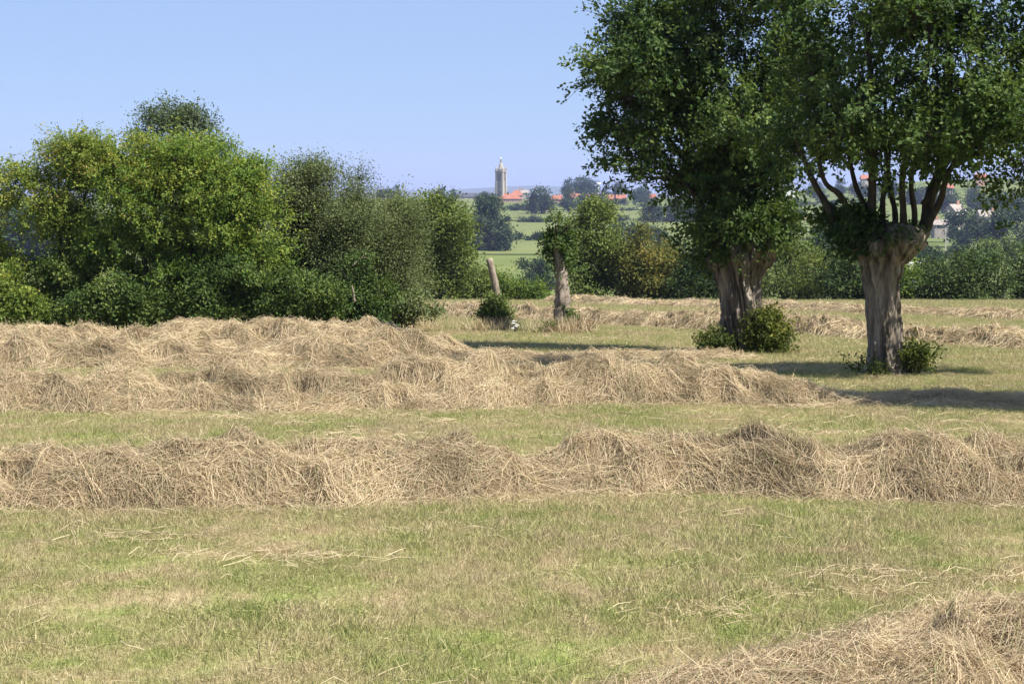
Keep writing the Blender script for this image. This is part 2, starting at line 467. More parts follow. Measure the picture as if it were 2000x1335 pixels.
def crown(blobs, n_cl, per, leaf, seed, twig=(.25, .6), spread=.09, up=.35, droop=.25, inner=.35, gaps=.0, gap_scale=.8, sprigs=0, sprig_len=(.3, .7), width=.55, tone_mid=.45, tone_hi=.0, top=None, expo=.45, bough=None, per_bough=11, lumpy=0, twigs=None):
    """leaf sprays filling a set of ellipsoids (local x,y,z, rx,ry,rz[,weight]); returns verts, faces, tone"""
    rng = np.random.default_rng(seed)
    B = np.array([list(b) + [1.0] * (7 - len(b)) for b in blobs], float)
    if lumpy:
        sub = []
        for q in B:
            sub.append([*q[:3], *(q[3:6] * .82), q[6] * .7])
            for _ in range(lumpy):
                uu = unit(rng.normal(0, 1, 3))
                k = rng.uniform(.34, .58)
                sub.append([*(q[:3] + uu * q[3:6] * rng.uniform(.6, .85)), *(q[3:6] * k), q[6]])
        B = np.array(sub)
    w = B[:, 6] * (B[:, 3] * B[:, 4] * B[:, 5]) ** .75
    bs = bough or min(leaf * 6.5, .42 * float(np.median(B[:, 3:6])) + .05)
    nb = max(6, n_cl // per_bough)
    pick = rng.choice(len(B), nb, p=w / w.sum())
    b = B[pick]; b_start = b
    u = unit(rng.normal(0, 1, (nb, 3)))
    r = (inner + (1 - inner) * rng.random(nb) ** expo)[:, None]
    bc = b[:, :3] + u * np.maximum(r - .5 * bs / b[:, 3:6].mean(1, keepdims=True), .05) * b[:, 3:6]
    lump = np.array([mnoise.noise(Vector((p[0] / gap_scale + seed, p[1] / gap_scale, p[2] / gap_scale))) for p in bc])
    if gaps > 0:
        keep = lump > (-1 + gaps * 1.6 + .2 * rng.normal(0, 1, nb) - .3)
        bc, u, lump, r, b_start = bc[keep], u[keep], lump[keep], r[keep], b_start[keep]
    nb = len(bc)
    lump = lump + rng.normal(0, .45, nb)          # every bough has its own leaf colour
    size = bs * rng.uniform(.6, 1.35, nb)
    bi = rng.integers(0, nb, n_cl)
    gofs = rng.normal(0, .5, (n_cl, 3)) * np.array([1, 1, .5])
    pos = bc[bi] + gofs * size[bi][:, None]
    u = unit(u[bi] * .7 + unit(gofs) * .6); lump = lump[bi]; r = r[bi]
    n_cl = len(pos)
    tdir = unit(u * .9 + np.array([0, 0, up]) + rng.normal(0, .35, (n_cl, 3)))
    tlen = rng.uniform(twig[0], twig[1], n_cl)
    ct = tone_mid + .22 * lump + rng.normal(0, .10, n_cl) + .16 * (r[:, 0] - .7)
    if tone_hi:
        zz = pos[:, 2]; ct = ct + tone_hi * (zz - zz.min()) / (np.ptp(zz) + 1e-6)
    if sprigs:
        # long shoots that stand out of the top and sides
        B2 = B[rng.choice(len(B), sprigs)]
        uu = unit(rng.normal(0, 1, (sprigs, 3)) * np.array([1, 1, .6]) + np.array([0, 0, .9]))
        pos = np.concatenate([pos, B2[:, :3] + uu * B2[:, 3:6] * .84])
        tdir = np.concatenate([tdir, unit(uu * .5 + np.array([0, 0, .9]) + rng.normal(0, .2, (sprigs, 3)))])
        tlen = np.concatenate([tlen, rng.uniform(*sprig_len, sprigs)])
        ct = np.concatenate([ct, np.full(sprigs, tone_mid + .2)])
        n_cl += sprigs
    u_all = np.concatenate([u, unit(tdir[len(u):])]) if sprigs else u
    idx = np.repeat(np.arange(n_cl), per)
    t = rng.random(len(idx))
    C = pos[idx] + tdir[idx] * (t * tlen[idx])[:, None] + rng.normal(0, spread, (len(idx), 3))
    C[:, 2] -= droop * tlen[idx] * t * t
    D = unit(tdir[idx] * .6 + rng.normal(0, .8, (len(idx), 3)) + np.array([0, 0, -.25]))
    spray = unit(u_all * .8 + np.array([0, 0, .7]) + rng.normal(0, .5, u_all.shape))
    V, F = leaf_quads(C, D, leaf, rng, width, out=spray[idx])
    tone = np.clip(ct[idx] + rng.normal(0, .13, len(idx)), 0, 1)
    if twigs is not None:
        # branches to every bough and a thin twig through every leaf spray
        c0 = b_start[:, :3].copy(); c0[:, 2] -= .55 * b_start[:, 5]
        c0 = c0 * .8 + bc * .2
        mid = .5 * (c0 + bc) + rng.normal(0, .06, bc.shape); mid[:, 2] -= .1 * bs
        pa = pos - tdir * .02
        pa[:len(bi)] = bc[bi] * .6 + pos[:len(bi)] * .4
        pe = pos + tdir * (tlen * .95)[:, None]; pe[:, 2] -= droop * tlen * .9
        segs = [(c0, mid, twigs * 2.4, twigs * 1.8), (mid, bc, twigs * 1.8, twigs), (pa, pe, twigs * .45, twigs * .22)]
        Vt = []; 
        for A, E, r0, r1 in segs:
            for sgn in (0, 1):
                sd = unit(np.cross(E - A, np.array([.2, 1., .1]) if sgn else np.array([1., .1, .3])))
                Vt.append(np.stack([A - sd * r0, A + sd * r0, E + sd * r1, E - sd * r1], 1).reshape(-1, 3))
        Vt = np.concatenate(Vt)
        return V, F, np.repeat(tone, 4), Vt
    return V, F, np.repeat(tone, 4)


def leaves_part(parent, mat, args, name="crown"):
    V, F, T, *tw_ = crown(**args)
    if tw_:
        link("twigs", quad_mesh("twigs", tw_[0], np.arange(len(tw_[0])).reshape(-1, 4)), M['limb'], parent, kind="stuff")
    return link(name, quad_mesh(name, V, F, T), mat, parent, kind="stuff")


def blobs_px(root, lst, d):
    """ellipsoids given by photo position and radii at distance d -> local metres"""
    out = []
    for b in lst:
        px, py, rx, rz, ry = b[:5]
        dd = d + (b[6] if len(b) > 6 else 0)
        p = P(px, py, dd) - root
        s = dd / FPX
        out.append([p[0], p[1], p[2], rx * s, ry, rz * s, b[5] if len(b) > 5 else 1.0])
    return out


# ------------------------------------------------------------------ pollard trees
def pollard_trunk(root, prof, seed, ribs=9, amp=.16, sides=120, step=.028):
    """prof: (height, centre x, centre y, radius) -> fluted old trunk with swollen head"""
    h = np.array([p[0] for p in prof]); cx = np.array([p[1] for p in prof]); cy = np.array([p[2] for p in prof]); rr = np.array([p[3] for p in prof])
    zs = np.arange(h[0], h[-1] + 1e-6, step)
    V = []
    for z in zs:
        X_, Y_, R_ = np.interp(z, h, cx), np.interp(z, h, cy), np.interp(z, h, rr)
        base = math.exp(-max(z, 0) / .22)
        head = min(1, max(0, (z - h[-1] * .72) / (h[-1] * .2)))
        for k in range(sides):
            an = 2 * math.pi * k / sides
            tw = an + .35 * z
            c, s = math.cos(tw), math.sin(tw)
            v1 = mnoise.noise(Vector((c * 2.3 + seed, s * 2.3, z * .45)))
            v2 = mnoise.noise(Vector((c * 5.2, s * 5.2 + seed, z * .9)))
            v3 = mnoise.noise(Vector((c * 11, s * 11 + seed, z * 2.2)))
            v4 = mnoise.noise(Vector((c * 2.5 + 9, s * 2.5 + seed, z * 3.2)))
            groove = -max(0, .32 - abs(v2)) * 3.2 + .25
            v5 = mnoise.noise(Vector((c * 21, s * 21 + seed, z * 4.5)))
            knot = max(0, mnoise.noise(Vector((c * 3.1 + 4 * seed, s * 3.1, z * 2.6))) - .28)
            r = R_ * (1 + amp * (1.1 * v1 + groove + .75 * v3 + .4 * v5) + .7 * knot + head * .42 * v4 + base * .55 * (.5 + v1 + .6 * v2))
            V.append((X_ + r * math.cos(an), Y_ + r * math.sin(an), z))
    n = len(zs)
    k = np.arange(sides)
    F = []
    for j in range(n - 1):
        for q in range(sides):
            q2 = (q + 1) % sides
            F.append((j * sides + q, j * sides + q2, (j + 1) * sides + q2, (j + 1) * sides + q))
    F.append(tuple((n - 1) * sides + q for q in range(sides)))
    me = bpy.data.meshes.new("trunk"); me.from_pydata(V, [], F); me.update()
    me.polygons.foreach_set("use_smooth", np.full(len(F), True))
    return me


def limb(parent, pts, r0, r1, seed, mat='limb', name="limb", sides=9):
    sp = spline(pts, 8)
    rad = np.linspace(r0, r1, len(sp))
    return link(name, tube(sp, rad, sides, .25, seed), M[mat], parent)


def limbs_px(parent, root, d, specs, seed, mat='limb'):
    rng = random.Random(seed)
    for q, (path, r0, r1) in enumerate(specs):
        dy = rng.uniform(-.35, .35)
        pts = []
        for j, (px, py) in enumerate(path):
            p = P(px, py, d) - root
            p[1] += dy * j / max(1, len(path) - 1) * 1.6
            pts.append(p)
        limb(parent, pts, r0, r1, seed + q, mat)


# the nearer pollard (right)
dR = 27.6
rootR = G(1734, dR)
treeR = empty("pollard_tree", rootR, "nearer pollard tree with slim leaning trunk and fan of bare limbs, far right", "tree", "old pollard trees in the field")
s = dR / FPX
prof = [(-.10, 0, 0, .29), (.0, 0, 0, .25), (.12, 0, 0, .225), (.5, -.02, 0, .205), (.9, -.06, 0, .215), (1.25, -.09, 0, .235), (1.5, -.08, .0, .29), (1.66, -.03, 0, .40), (1.80, .02, 0, .46), (1.92, .05, 0, .42), (2.02, .05, 0, .30), (2.08, .05, 0, .08)]
link("trunk", pollard_trunk(rootR, prof, 4.2, amp=.17), M['bark'], treeR)
limbs_px(treeR, rootR, dR, [
    ([(1690, 480), (1635, 440), (1612, 400), (1580, 340), (1545, 250)], .065, .03),
    ([(1695, 470), (1660, 420), (1635, 380), (1600, 345), (1580, 220)], .055, .025),
    ([(1700, 470), (1695, 415), (1668, 350), (1640, 200)], .055, .02),
    ([(1705, 490), (1699, 430), (1698, 330), (1690, 150), (1680, 40)], .075, .025),
    ([(1725, 480), (1722, 400), (1728, 320), (1720, 120)], .05, .02),
    ([(1740, 480), (1752, 420), (1742, 330), (1760, 140)], .055, .02),
    ([(1750, 480), (1760, 430), (1755, 340), (1790, 180), (1800, 20)], .06, .02),
    ([(1765, 480), (1783, 430), (1774, 340), (1800, 200)], .055, .02),
    ([(1760, 500), (1805, 450), (1815, 390), (1838, 320), (1850, 150), (1860, -40)], .11, .035),
    ([(1805, 450), (1830, 390), (1842, 335), (1900, 220)], .06, .025),
    ([(1800, 400), (1850, 330), (1920, 300), (1990, 330)], .04, .012),
    ([(1840, 300), (1900, 200), (1960, 120)], .04, .015),
], 50)
bl = blobs_px(rootR, [
    (1690, 170, 140, 130, 1.7, 1, -.3), (1850, 150, 150, 150, 1.8, 1, -.4), (1770, 20, 190, 130, 1.8, 1, -.3), (1930, 245, 105, 90, 1.0, .8), (1650, 275, 120, 62, 1.0, 1.1),
    (1800, 290, 105, 62, 1.5, 1.3, -.6), (1955, 375, 62, 36, .6, .55), (1885, 352, 70, 34, .7, .8), (1900, -90, 220, 140, 1.5), (2060, 190, 130, 170, 1.5), (2170, 120, 150, 200, 1.6), (2110, 300, 110, 80, 1.3), (1945, 225, 95, 65, 1.2, 1.5, -1.2), (1860, 260, 80, 50, 1.1, 1.2, -1.0), (1720, -120, 200, 120, 1.4), (1570, 130, 70, 170, 1.0)], dR)
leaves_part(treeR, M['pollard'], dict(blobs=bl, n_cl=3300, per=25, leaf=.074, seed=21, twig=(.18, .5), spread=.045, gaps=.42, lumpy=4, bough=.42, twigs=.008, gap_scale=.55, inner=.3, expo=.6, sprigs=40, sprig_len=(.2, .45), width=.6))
bl = blobs_px(rootR, [(1655, 445, 52, 60, .45), (1690, 465, 50, 35, .4), (1770, 470, 45, 30, .35, .5), (1730, 470, 60, 22, .5, .8, -.2)], dR)
leaves_part(treeR, M['pollard'], dict(blobs=bl, n_cl=330, per=22, leaf=.07, seed=22, twig=(.08, .22), spread=.05, up=.5, inner=.1, tone_mid=.30), "shoot_cluster")

# the farther pollard (left of it)
dL = 34.4
rootL = G(1450, dL)
treeL = empty("pollard_tree", rootL, "farther pollard tree with broad pale ribbed trunk and dense dark crown", "tree", "old pollard trees in the field")
prof = [(-.12, 0, 0, .42), (0, .0, 0, .37), (.15, .0, 0, .33), (.5, -.02, 0, .31), (.9, -.03, 0, .33), (1.25, -.06, 0, .37), (1.45, -.05, 0, .44), (1.6, -.03, 0, .53), (1.75, .0, 0, .52), (1.88, 0, 0, .44), (1.98, 0, 0, .3), (2.04, 0, 0, .08)]
link("trunk", pollard_trunk(rootL, prof, 9.7, amp=.24), M['bark'], treeL)
limbs_px(treeL, rootL, dL, [
    ([(1400, 515), (1378, 470), (1372, 420), (1358, 330), (1320, 180), (1290, 60)], .10, .03),
    ([(1425, 505), (1420, 430), (1408, 330), (1400, 150), (1380, 0)], .09, .03),
    ([(1450, 505), (1452, 420), (1458, 300), (1450, 100)], .09, .03),
    ([(1470, 500), (1478, 430), (1473, 330), (1490, 120)], .10, .03),
    ([(1495, 510), (1516, 455), (1522, 380), (1515, 280), (1530, 100)], .10, .03),
    ([(1370, 400), (1310, 330), (1250, 300), (1180, 210)], .05, .012),
    ([(1365, 380), (1300, 350), (1220, 345)], .04, .010),
    ([(1360, 340), (1280, 240), (1200, 120)], .05, .012),
], 70)
bl = blobs_px(rootL, [
    (1295, 215, 118, 105, 1.3), (1350, 80, 150, 140, 1.5), (1455, 240, 120, 140, 1.5, 1), (1420, -70, 180, 130, 1.6), (1218, 170, 62, 85, .8, 1.0), (1265, 60, 65, 80, .8), (1310, 345, 100, 38, .9, .9),
    (1390, 350, 90, 60, 1.0, 1), (1445, 410, 76, 62, .7, 1.0), (1445, 440, 80, 55, .75, 2.6, -.15), (1445, 485, 70, 24, .6, 1.8, -.15), (1500, 330, 60, 70, .7), (1540, 150, 80, 150, 1.2), (1240, 335, 36, 18, .5, .8), (1225, 285, 45, 26, .5, .8), (1380, 470, 40, 40, .4, .8), (1490, 480, 38, 22, .4, .8)], dL)
leaves_part(treeL, M['pollard'], dict(blobs=bl, n_cl=4300, per=25, leaf=.078, seed=31, twig=(.2, .55), spread=.048, gaps=.28, lumpy=4, bough=.45, twigs=.009, gap_scale=.7, inner=.3, expo=.55, sprigs=45, sprig_len=(.2, .45), width=.6))

# a further pollard of the same row, just outside the picture on the right; its shadow falls into view
dX = 20.9
rootX = np.array([7.7, dX, float(gz(7.9, dX))])
treeX = empty("pollard_tree", rootX, "pollard tree beyond the right edge whose shadow crosses the hay", "tree", "old pollard trees in the field")
link("trunk", pollard_trunk(rootX, prof, 2.4, amp=.18), M['bark'], treeX)
for q in range(6):
    an = q * 1.05
    limb(treeX, [(0, 0, 1.6), (.3 * math.cos(an), .3 * math.sin(an), 2.3), (.8 * math.cos(an), .8 * math.sin(an), 4.0)], .09, .02, 90 + q)
leaves_part(treeX, M['pollard'], dict(blobs=[(0, 0, 4.0, 1.7, 1.3, 1.5), (-.7, .2, 3.4, 1.1, .9, .8), (.6, -.2, 4.6, 1.2, 1, 1)], n_cl=900, per=18, leaf=.12, seed=41, gaps=.15))


# bushes of suckers round the trunks, and other low plants
def bush(name, label, cat, root, blobs, mat, n_cl, per, leaf, seed, stems=4, group=None, **kw):
    t = empty(name, root, label, cat, group)
    rng = random.Random(seed)
    for q in range(stems):
        b = blobs[rng.randrange(len(blobs))]
        link("stem", tube(spline([(b[0] * .4 + rng.uniform(-.05, .05), b[1] * .4, -.02), (b[0] * .7, b[1] * .7, b[2] * .6), (b[0] + rng.uniform(-.3, .3) * b[3], b[1], b[2] + b[5] * .6)], 5),
                          np.linspace(.018, .005, 11) * max(1, leaf / .06), 5), M['limb'], t)
    a = dict(blobs=blobs, n_cl=n_cl, per=per, leaf=leaf, seed=seed, twig=(.08, .25), spread=.05, up=.6, inner=.25)
    a.update(kw)
    leaves_part(t, M[mat], a, "foliage")
    return t


r_ = G(1510, 33.9)
bush("sucker_bush", "rounded yellow green bush hugging the right foot of the broad trunk", "bush", r_,
     blobs_px(r_, [(1508, 655, 40, 42, .35), (1490, 670, 40, 26, .35), (1530, 668, 24, 26, .3), (1500, 625, 24, 20, .25)], 33.9), 'bush', 360, 18, .055, 61, sprigs=25, sprig_len=(.1, .22), tone_hi=.2)
r_ = G(1400, 34.0)
bush("sucker_bush", "low dark leafy bush at the left foot of the broad trunk", "bush", r_,
     blobs_px(r_, [(1400, 668, 30, 24, .3), (1425, 680, 25, 20, .3), (1385, 678, 18, 14, .25)], 34.0), 'bush', 170, 16, .052, 62, sprigs=14, sprig_len=(.1, .2), tone_mid=.3)
r_ = G(1790, 27.4)
bush("sucker_bush", "thin green suckers at the right foot of the slim leaning trunk", "bush", r_,
     blobs_px(r_, [(1790, 700, 26, 26, .2), (1775, 680, 18, 24, .15), (1805, 712, 14, 14, .15)], 27.4), 'bush', 110, 14, .048, 63, sprigs=16, sprig_len=(.08, .2))
r_ = G(1716, 27.2)
bush("sucker_bush", "tiny dark tuft of leaves in front of the slim trunk's foot", "bush", r_,
     blobs_px(r_, [(1716, 722, 12, 12, .1)], 27.2), 'bush', 40, 12, .04, 64, stems=2, tone_mid=.3)
r_ = G(1680, 28.0)
bush("low_weed", "sparse low weed left of the slim trunk's foot", "weed", r_,
     blobs_px(r_, [(1680, 712, 18, 10, .1)], 28.0), 'bush', 26, 9, .045, 65, stems=3)

# young pollard: a straight pale trunk with a mop of drooping leaves
dY = 44.0
rootY = G(1097, dY)
treeY = empty("young_tree", rootY, "young pollard with straight pale trunk and drooping mop of leaves", "tree")
pY = [P(1096, 652, dY) - rootY, P(1099, 600, dY) - rootY, P(1098, 560, dY) - rootY, P(1093, 520, dY) - rootY, P(1090, 480, dY) - rootY]
pY[0][2] = -.1
link("trunk", tube(spline(pY, 8), np.linspace(.178, .112, 33), 24, .38, 3), M['palebark'], treeY)
for q in range(7):
    an = q * .9
    limb(treeY, [pY[-1] * 1.0, pY[-1] + np.array([.12 * math.cos(an), .12 * math.sin(an), .25]), pY[-1] + np.array([.3 * math.cos(an), .3 * math.sin(an), .45])], .03, .008, 120 + q, sides=6)
bl = blobs_px(rootY, [(1090, 470, 20, 36, .25), (1079, 462, 11, 24, .18), (1103, 462, 13, 30, .18), (1075, 506, 7, 26, .12), (1110, 510, 8, 34, .14), (1088, 430, 8, 16, .12)], dY)
leaves_part(treeY, M['ashleaf'], dict(blobs=bl, n_cl=150, per=18, leaf=.095, seed=71, twig=(.08, .24), spread=.045, bough=.16, per_bough=6, up=.1, droop=.9, inner=.2, sprigs=10, sprig_len=(.15, .3), width=.42))
V, F, T = crown(blobs=blobs_px(rootY, [(1099, 600, 8, 10, .2), (1107, 560, 6, 14, .1), (1100, 575, 6, 8, .2)], dY), n_cl=34, per=10, leaf=.06, seed=72, twig=(.03, .1), spread=.03)
link("trunk_shoots", quad_mesh("trunk_shoots", V, F, T), M['ashleaf'], treeY, kind="stuff")

# leaning sawn stump trunk with a bush at its foot
dP = 45.5
rootP = G(968, dP)
post = empty("bare_stump", rootP, "bare leaning sawn-off tree trunk rising from a green bush", "tree stump")
pp = [P(980, 650, dP) - rootP, P(973, 590, dP) - rootP, P(966, 550, dP) - rootP, P(956, 506, dP) - rootP]
pp[0][2] = -.1
link("trunk", tube(spline(pp, 8), np.linspace(.098, .070, 25), 18, .12, 8), M['palebark'], post)
end = pp[-1]
link("cut_end", tube([end + np.array([0, 0, -.005]), end + np.array([-.004, 0, .02])], [.066, .062], 18), M['deadwood'], post)
r_ = G(971, 45.2)
bush("leafy_bush", "dense green bush round the foot of the leaning stump", "bush", r_,
     blobs_px(r_, [(970, 610, 26, 26, .28), (962, 592, 14, 12, .2), (982, 618, 18, 18, .22), (968, 628, 24, 14, .25)], 45.2), 'ashleaf', 230, 16, .075, 73, tone_mid=.8, sprigs=14, sprig_len=(.1, .25))
r_ = G(1116, 43.8)
bush("leafy_sucker", "green sucker leaning at the right foot of the young tree", "bush", r_,
     blobs_px(r_, [(1116, 630, 10, 16, .12), (1110, 612, 7, 10, .1)], 43.8), 'ashleaf', 40, 12, .075, 74, stems=2)
r_ = G(1148, 43.5)
bush("dry_dock", "rusty brown dried weed right of the young tree", "weed", r_,
     blobs_px(r_, [(1148, 648, 12, 16, .12), (1135, 640, 6, 14, .1)], 43.5), 'weed_brown', 60, 10, .045, 75, stems=5, up=1.2)
r_ = G(1072, 43.2)
bush("green_weed", "small green weed left of the young tree", "weed", r_,
     blobs_px(r_, [(1068, 645, 13, 13, .12), (1050, 657, 8, 8, .1)], 43.2), 'tree', 50, 10, .05, 76, stems=4, up=1.0)


def grass_tuft(name, label, root, rx, ry, h, n, seed, mat='hay', tone=(.35, .95), lean=.35):
    rng = np.random.default_rng(seed)
    C = np.stack([rng.normal(0, rx, n), rng.normal(0, ry, n), np.zeros(n)], -1)
    top = C + np.stack([rng.normal(0, lean * h, n), rng.normal(0, lean * h, n), h * rng.uniform(.5, 1.15, n)], -1)
    mid = C * .5 + top * .5 + rng.normal(0, .02, (n, 3)) + np.array([0, 0, .06 * h])
    sd = unit(np.cross(top - C, rng.normal(0, 1, (n, 3)))) * .005
    V = np.stack([C - sd, C + sd, mid + sd * .9, mid - sd * .9, top + sd * .3, top - sd * .3], 1).reshape(-1, 3)
    q = np.arange(n)[:, None] * 6
    F = np.concatenate([q + np.array([[0, 1, 2, 3]]), q + np.array([[3, 2, 4, 5]])])
    T = np.repeat(rng.uniform(*tone, n), 6)
    return tag(link(name, quad_mesh(name, V, F, T), M[mat], loc=root), label, "grass tuft")


grass_tuft("tall_grass", "uncut straw coloured grass round the young tree's foot", G(1098, 43.2), .32, .15, .38, 420, 81, tone=(.3, .8))
grass_tuft("tall_grass", "uncut grass in front of the leaning stump's bush", G(962, 44.6), .34, .15, .32, 420, 82, tone=(.3, 1.0))
grass_tuft("tall_grass", "dry tuft at the near end of the left hedge", G(800, 45.5), .4, .2, .32, 420, 83, tone=(.3, 1.0))

# white umbel flower near the stump
fl = empty("white_wildflower", G(1006, 43.0), "tall white flowering weed between the stump and the young tree", "flower")
for q in range(5):
    rr_ = random.Random(q + 4)
    tip = np.array([rr_.uniform(-.07, .07), rr_.uniform(-.05, .05), .12 + .035 * q])
    link("stem", tube([(0, 0, 0), tip * np.array([.4, .4, .6]), tip], [.006, .005, .004], 5), M['tree'] if False else M['limb'], fl)
    mb = MB()
    for w in range(9):
        c = tip + np.array([rr_.gauss(0, .018), rr_.gauss(0, .018), rr_.gauss(.01, .006)])
        mb.frustum(c[0], c[1], [(c[2], .012), (c[2] + .006, .016), (c[2] + .012, .006)], 6)
    link("umbel", mb.mesh("umbel"), M['petal'], fl)


# ------------------------------------------------------------------ left hedge and mid-distance trees
def leafy_tree(name, label, cat, px, d, blobs, mat, n_cl, per, leaf, seed, group=None, stems=3, stem_r=.08, root=None, base=None, **kw):
    root = G(px, d) if root is None else root
    t = empty(name, root, label, cat, group)
    bl = blobs_px(root, blobs, d)
    rng = random.Random(seed)
    big = sorted(bl, key=lambda b: -b[3] * b[5])[:max(1, stems)]
    for q in range(stems):
        b = big[q % len(big)]
        x0 = rng.uniform(-.15, .15) * stems * .6
        pts = [(x0 + b[0] * .15, rng.uniform(-.2, .2), -.15), (x0 * .6 + b[0] * .5 + rng.uniform(-.12, .12), b[1] * .5, b[2] * .5), (b[0] + rng.uniform(-.3, .3) * b[3], b[1], b[2] + .5 * b[5])]
        link("trunk" if q == 0 else "stem", tube(spline(pts, 6), np.linspace(stem_r, stem_r * .25, 13), 8, .2, q), M['limb'], t)
    a = dict(blobs=bl, n_cl=n_cl, per=per, leaf=leaf, seed=seed, spread=.12, twig=(.25, .6), gaps=.15, lumpy=5, twigs=(.0055 if d < 70 else (.010 if d < 120 else None)))
    a.update(kw)
    leaves_part(t, M[mat], a)
    return t


HG = "trees and shrubs of the left hedge"
leafy_tree("hawthorn_tree", "loose yellow green hawthorn at the far left with gaps showing through", "tree", 95, 42.0,
           [(130, 320, 80, 60, .9), (60, 350, 50, 45, .7, .8), (190, 330, 60, 65, .8), (20, 400, 45, 60, .7, .6), (110, 420, 90, 60, .8, .5), (-60, 420, 60, 110, .9, .8), (160, 470, 70, 70, .8, .8), (20, 520, 60, 70, .8, .6)],
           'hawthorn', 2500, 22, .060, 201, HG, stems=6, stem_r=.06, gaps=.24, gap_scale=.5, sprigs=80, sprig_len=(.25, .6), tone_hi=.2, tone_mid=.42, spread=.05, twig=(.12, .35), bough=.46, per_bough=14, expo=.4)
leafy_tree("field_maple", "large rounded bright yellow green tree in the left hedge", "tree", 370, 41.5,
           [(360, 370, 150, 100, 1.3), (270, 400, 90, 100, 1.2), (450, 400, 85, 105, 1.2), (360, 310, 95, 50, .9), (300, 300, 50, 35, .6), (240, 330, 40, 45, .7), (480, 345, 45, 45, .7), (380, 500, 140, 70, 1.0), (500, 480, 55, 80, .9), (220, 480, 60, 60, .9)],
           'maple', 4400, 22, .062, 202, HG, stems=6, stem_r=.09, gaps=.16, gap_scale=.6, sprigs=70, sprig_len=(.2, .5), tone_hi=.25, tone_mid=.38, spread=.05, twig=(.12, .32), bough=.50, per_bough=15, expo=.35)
leafy_tree("grey_poplar", "tall grey green tree top rising behind the bright hedge tree", "tree", 345, 52.0,
           [(335, 228, 38, 28, .7), (380, 252, 36, 22, .6), (310, 252, 24, 22, .5), (405, 248, 14, 18, .4), (350, 290, 85, 40, .9), (350, 380, 80, 80, 1.0)],
           'poplar', 900, 18, .075, 203, HG, stems=2, stem_r=.14, gaps=.28, gap_scale=.45, sprigs=24, sprig_len=(.15, .35))
leafy_tree("grey_willow", "dull grey green feathery shrub right of the bright hedge tree", "shrub", 610, 43.5,
           [(600, 380, 65, 62, .9), (560, 430, 60, 80, .9), (650, 440, 65, 70, .9), (600, 500, 95, 70, 1.0), (700, 430, 50, 60, .8), (590, 345, 50, 30, .6)],
           'willow', 2300, 22, .058, 204, HG, stems=6, stem_r=.05, gaps=.08, sprigs=70, sprig_len=(.2, .45), width=.4, twig=(.3, .6), up=.8)
leafy_tree("thin_birch", "thin wispy pale tree top poking above the grey shrubs", "tree", 698, 46,
           [(698, 372, 22, 30, .35), (706, 350, 12, 14, .25), (690, 410, 30, 30, .4)], 'poplar', 120, 18, .06, 205, HG, stems=2, stem_r=.04, gaps=.2, sprigs=10, width=.4)
leafy_tree("grey_thorn", "olive grey twiggy thorn bush at the right end of the hedge", "shrub", 755, 46,
           [(750, 440, 60, 62, .9), (770, 500, 55, 70, .9), (720, 500, 50, 80, .9), (790, 540, 35, 45, .7), (740, 560, 60, 40, .8)],
           'willow', 1900, 22, .055, 206, HG, stems=7, stem_r=.045, gaps=.08, sprigs=60, sprig_len=(.2, .45), width=.38, twig=(.3, .6), up=.7)

# brambles and undergrowth along the foot of the hedge
for q, (px, d, bls, mat, lab, nn) in enumerate([
    (20, 40.6, [(20, 570, 50, 45, .5), (-40, 580, 50, 50, .5), (45, 600, 30, 22, .4)], 'hawthorn', "light green low shrub at the foot of the far left hawthorn", 420),
    (215, 40.4, [(230, 570, 60, 40, .4), (180, 590, 60, 30, .4), (265, 580, 25, 40, .3)], 'bramble', "glossy bramble patch with light leaves under the large bright tree", 420),
    (120, 41.2, [(120, 560, 50, 50, .5), (140, 590, 40, 30, .4)], 'bramble', "dark bramble thicket between the two yellow green hedge trees", 300),
    (400, 40.6, [(400, 570, 85, 48, .6), (330, 590, 50, 30, .4), (450, 550, 50, 55, .5)], 'bramble', "dense dark bramble mound under the right of the bright tree", 620),
    (560, 40.8, [(560, 560, 80, 60, .6), (620, 580, 60, 42, .5), (520, 590, 60, 32, .4)], 'bramble', "dense dark bramble mound under the grey green shrub", 680),
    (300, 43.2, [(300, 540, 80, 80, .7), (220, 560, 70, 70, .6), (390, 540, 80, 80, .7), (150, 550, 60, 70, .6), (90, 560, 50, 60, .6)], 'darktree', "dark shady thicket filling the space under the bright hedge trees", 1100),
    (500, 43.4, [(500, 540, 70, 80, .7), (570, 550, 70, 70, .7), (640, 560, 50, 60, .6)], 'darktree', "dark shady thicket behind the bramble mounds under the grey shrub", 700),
    (690, 42.0, [(690, 545, 36, 55, .4), (720, 580, 60, 36, .5), (660, 590, 40, 32, .4)], 'bramble', "mixed green bramble bank by the broken branch", 420),
    (790, 44.5, [(790, 590, 34, 26, .4), (760, 600, 40, 22, .4), (820, 600, 18, 12, .3)], 'willow', "low greyish bush at the right end of the hedge", 240),
]):
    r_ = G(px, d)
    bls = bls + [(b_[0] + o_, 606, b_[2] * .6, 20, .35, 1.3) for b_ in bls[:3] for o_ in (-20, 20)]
    bush("bramble_bush", lab, "bush", r_, blobs_px(r_, bls, d), mat, int(nn * 1.45), 20, .068, 220 + q, stems=4, group="undergrowth along the hedge foot", twig=(.12, .32), spread=.07, sprigs=16, sprig_len=(.15, .3), inner=.2, tone_mid=.46, lumpy=3)

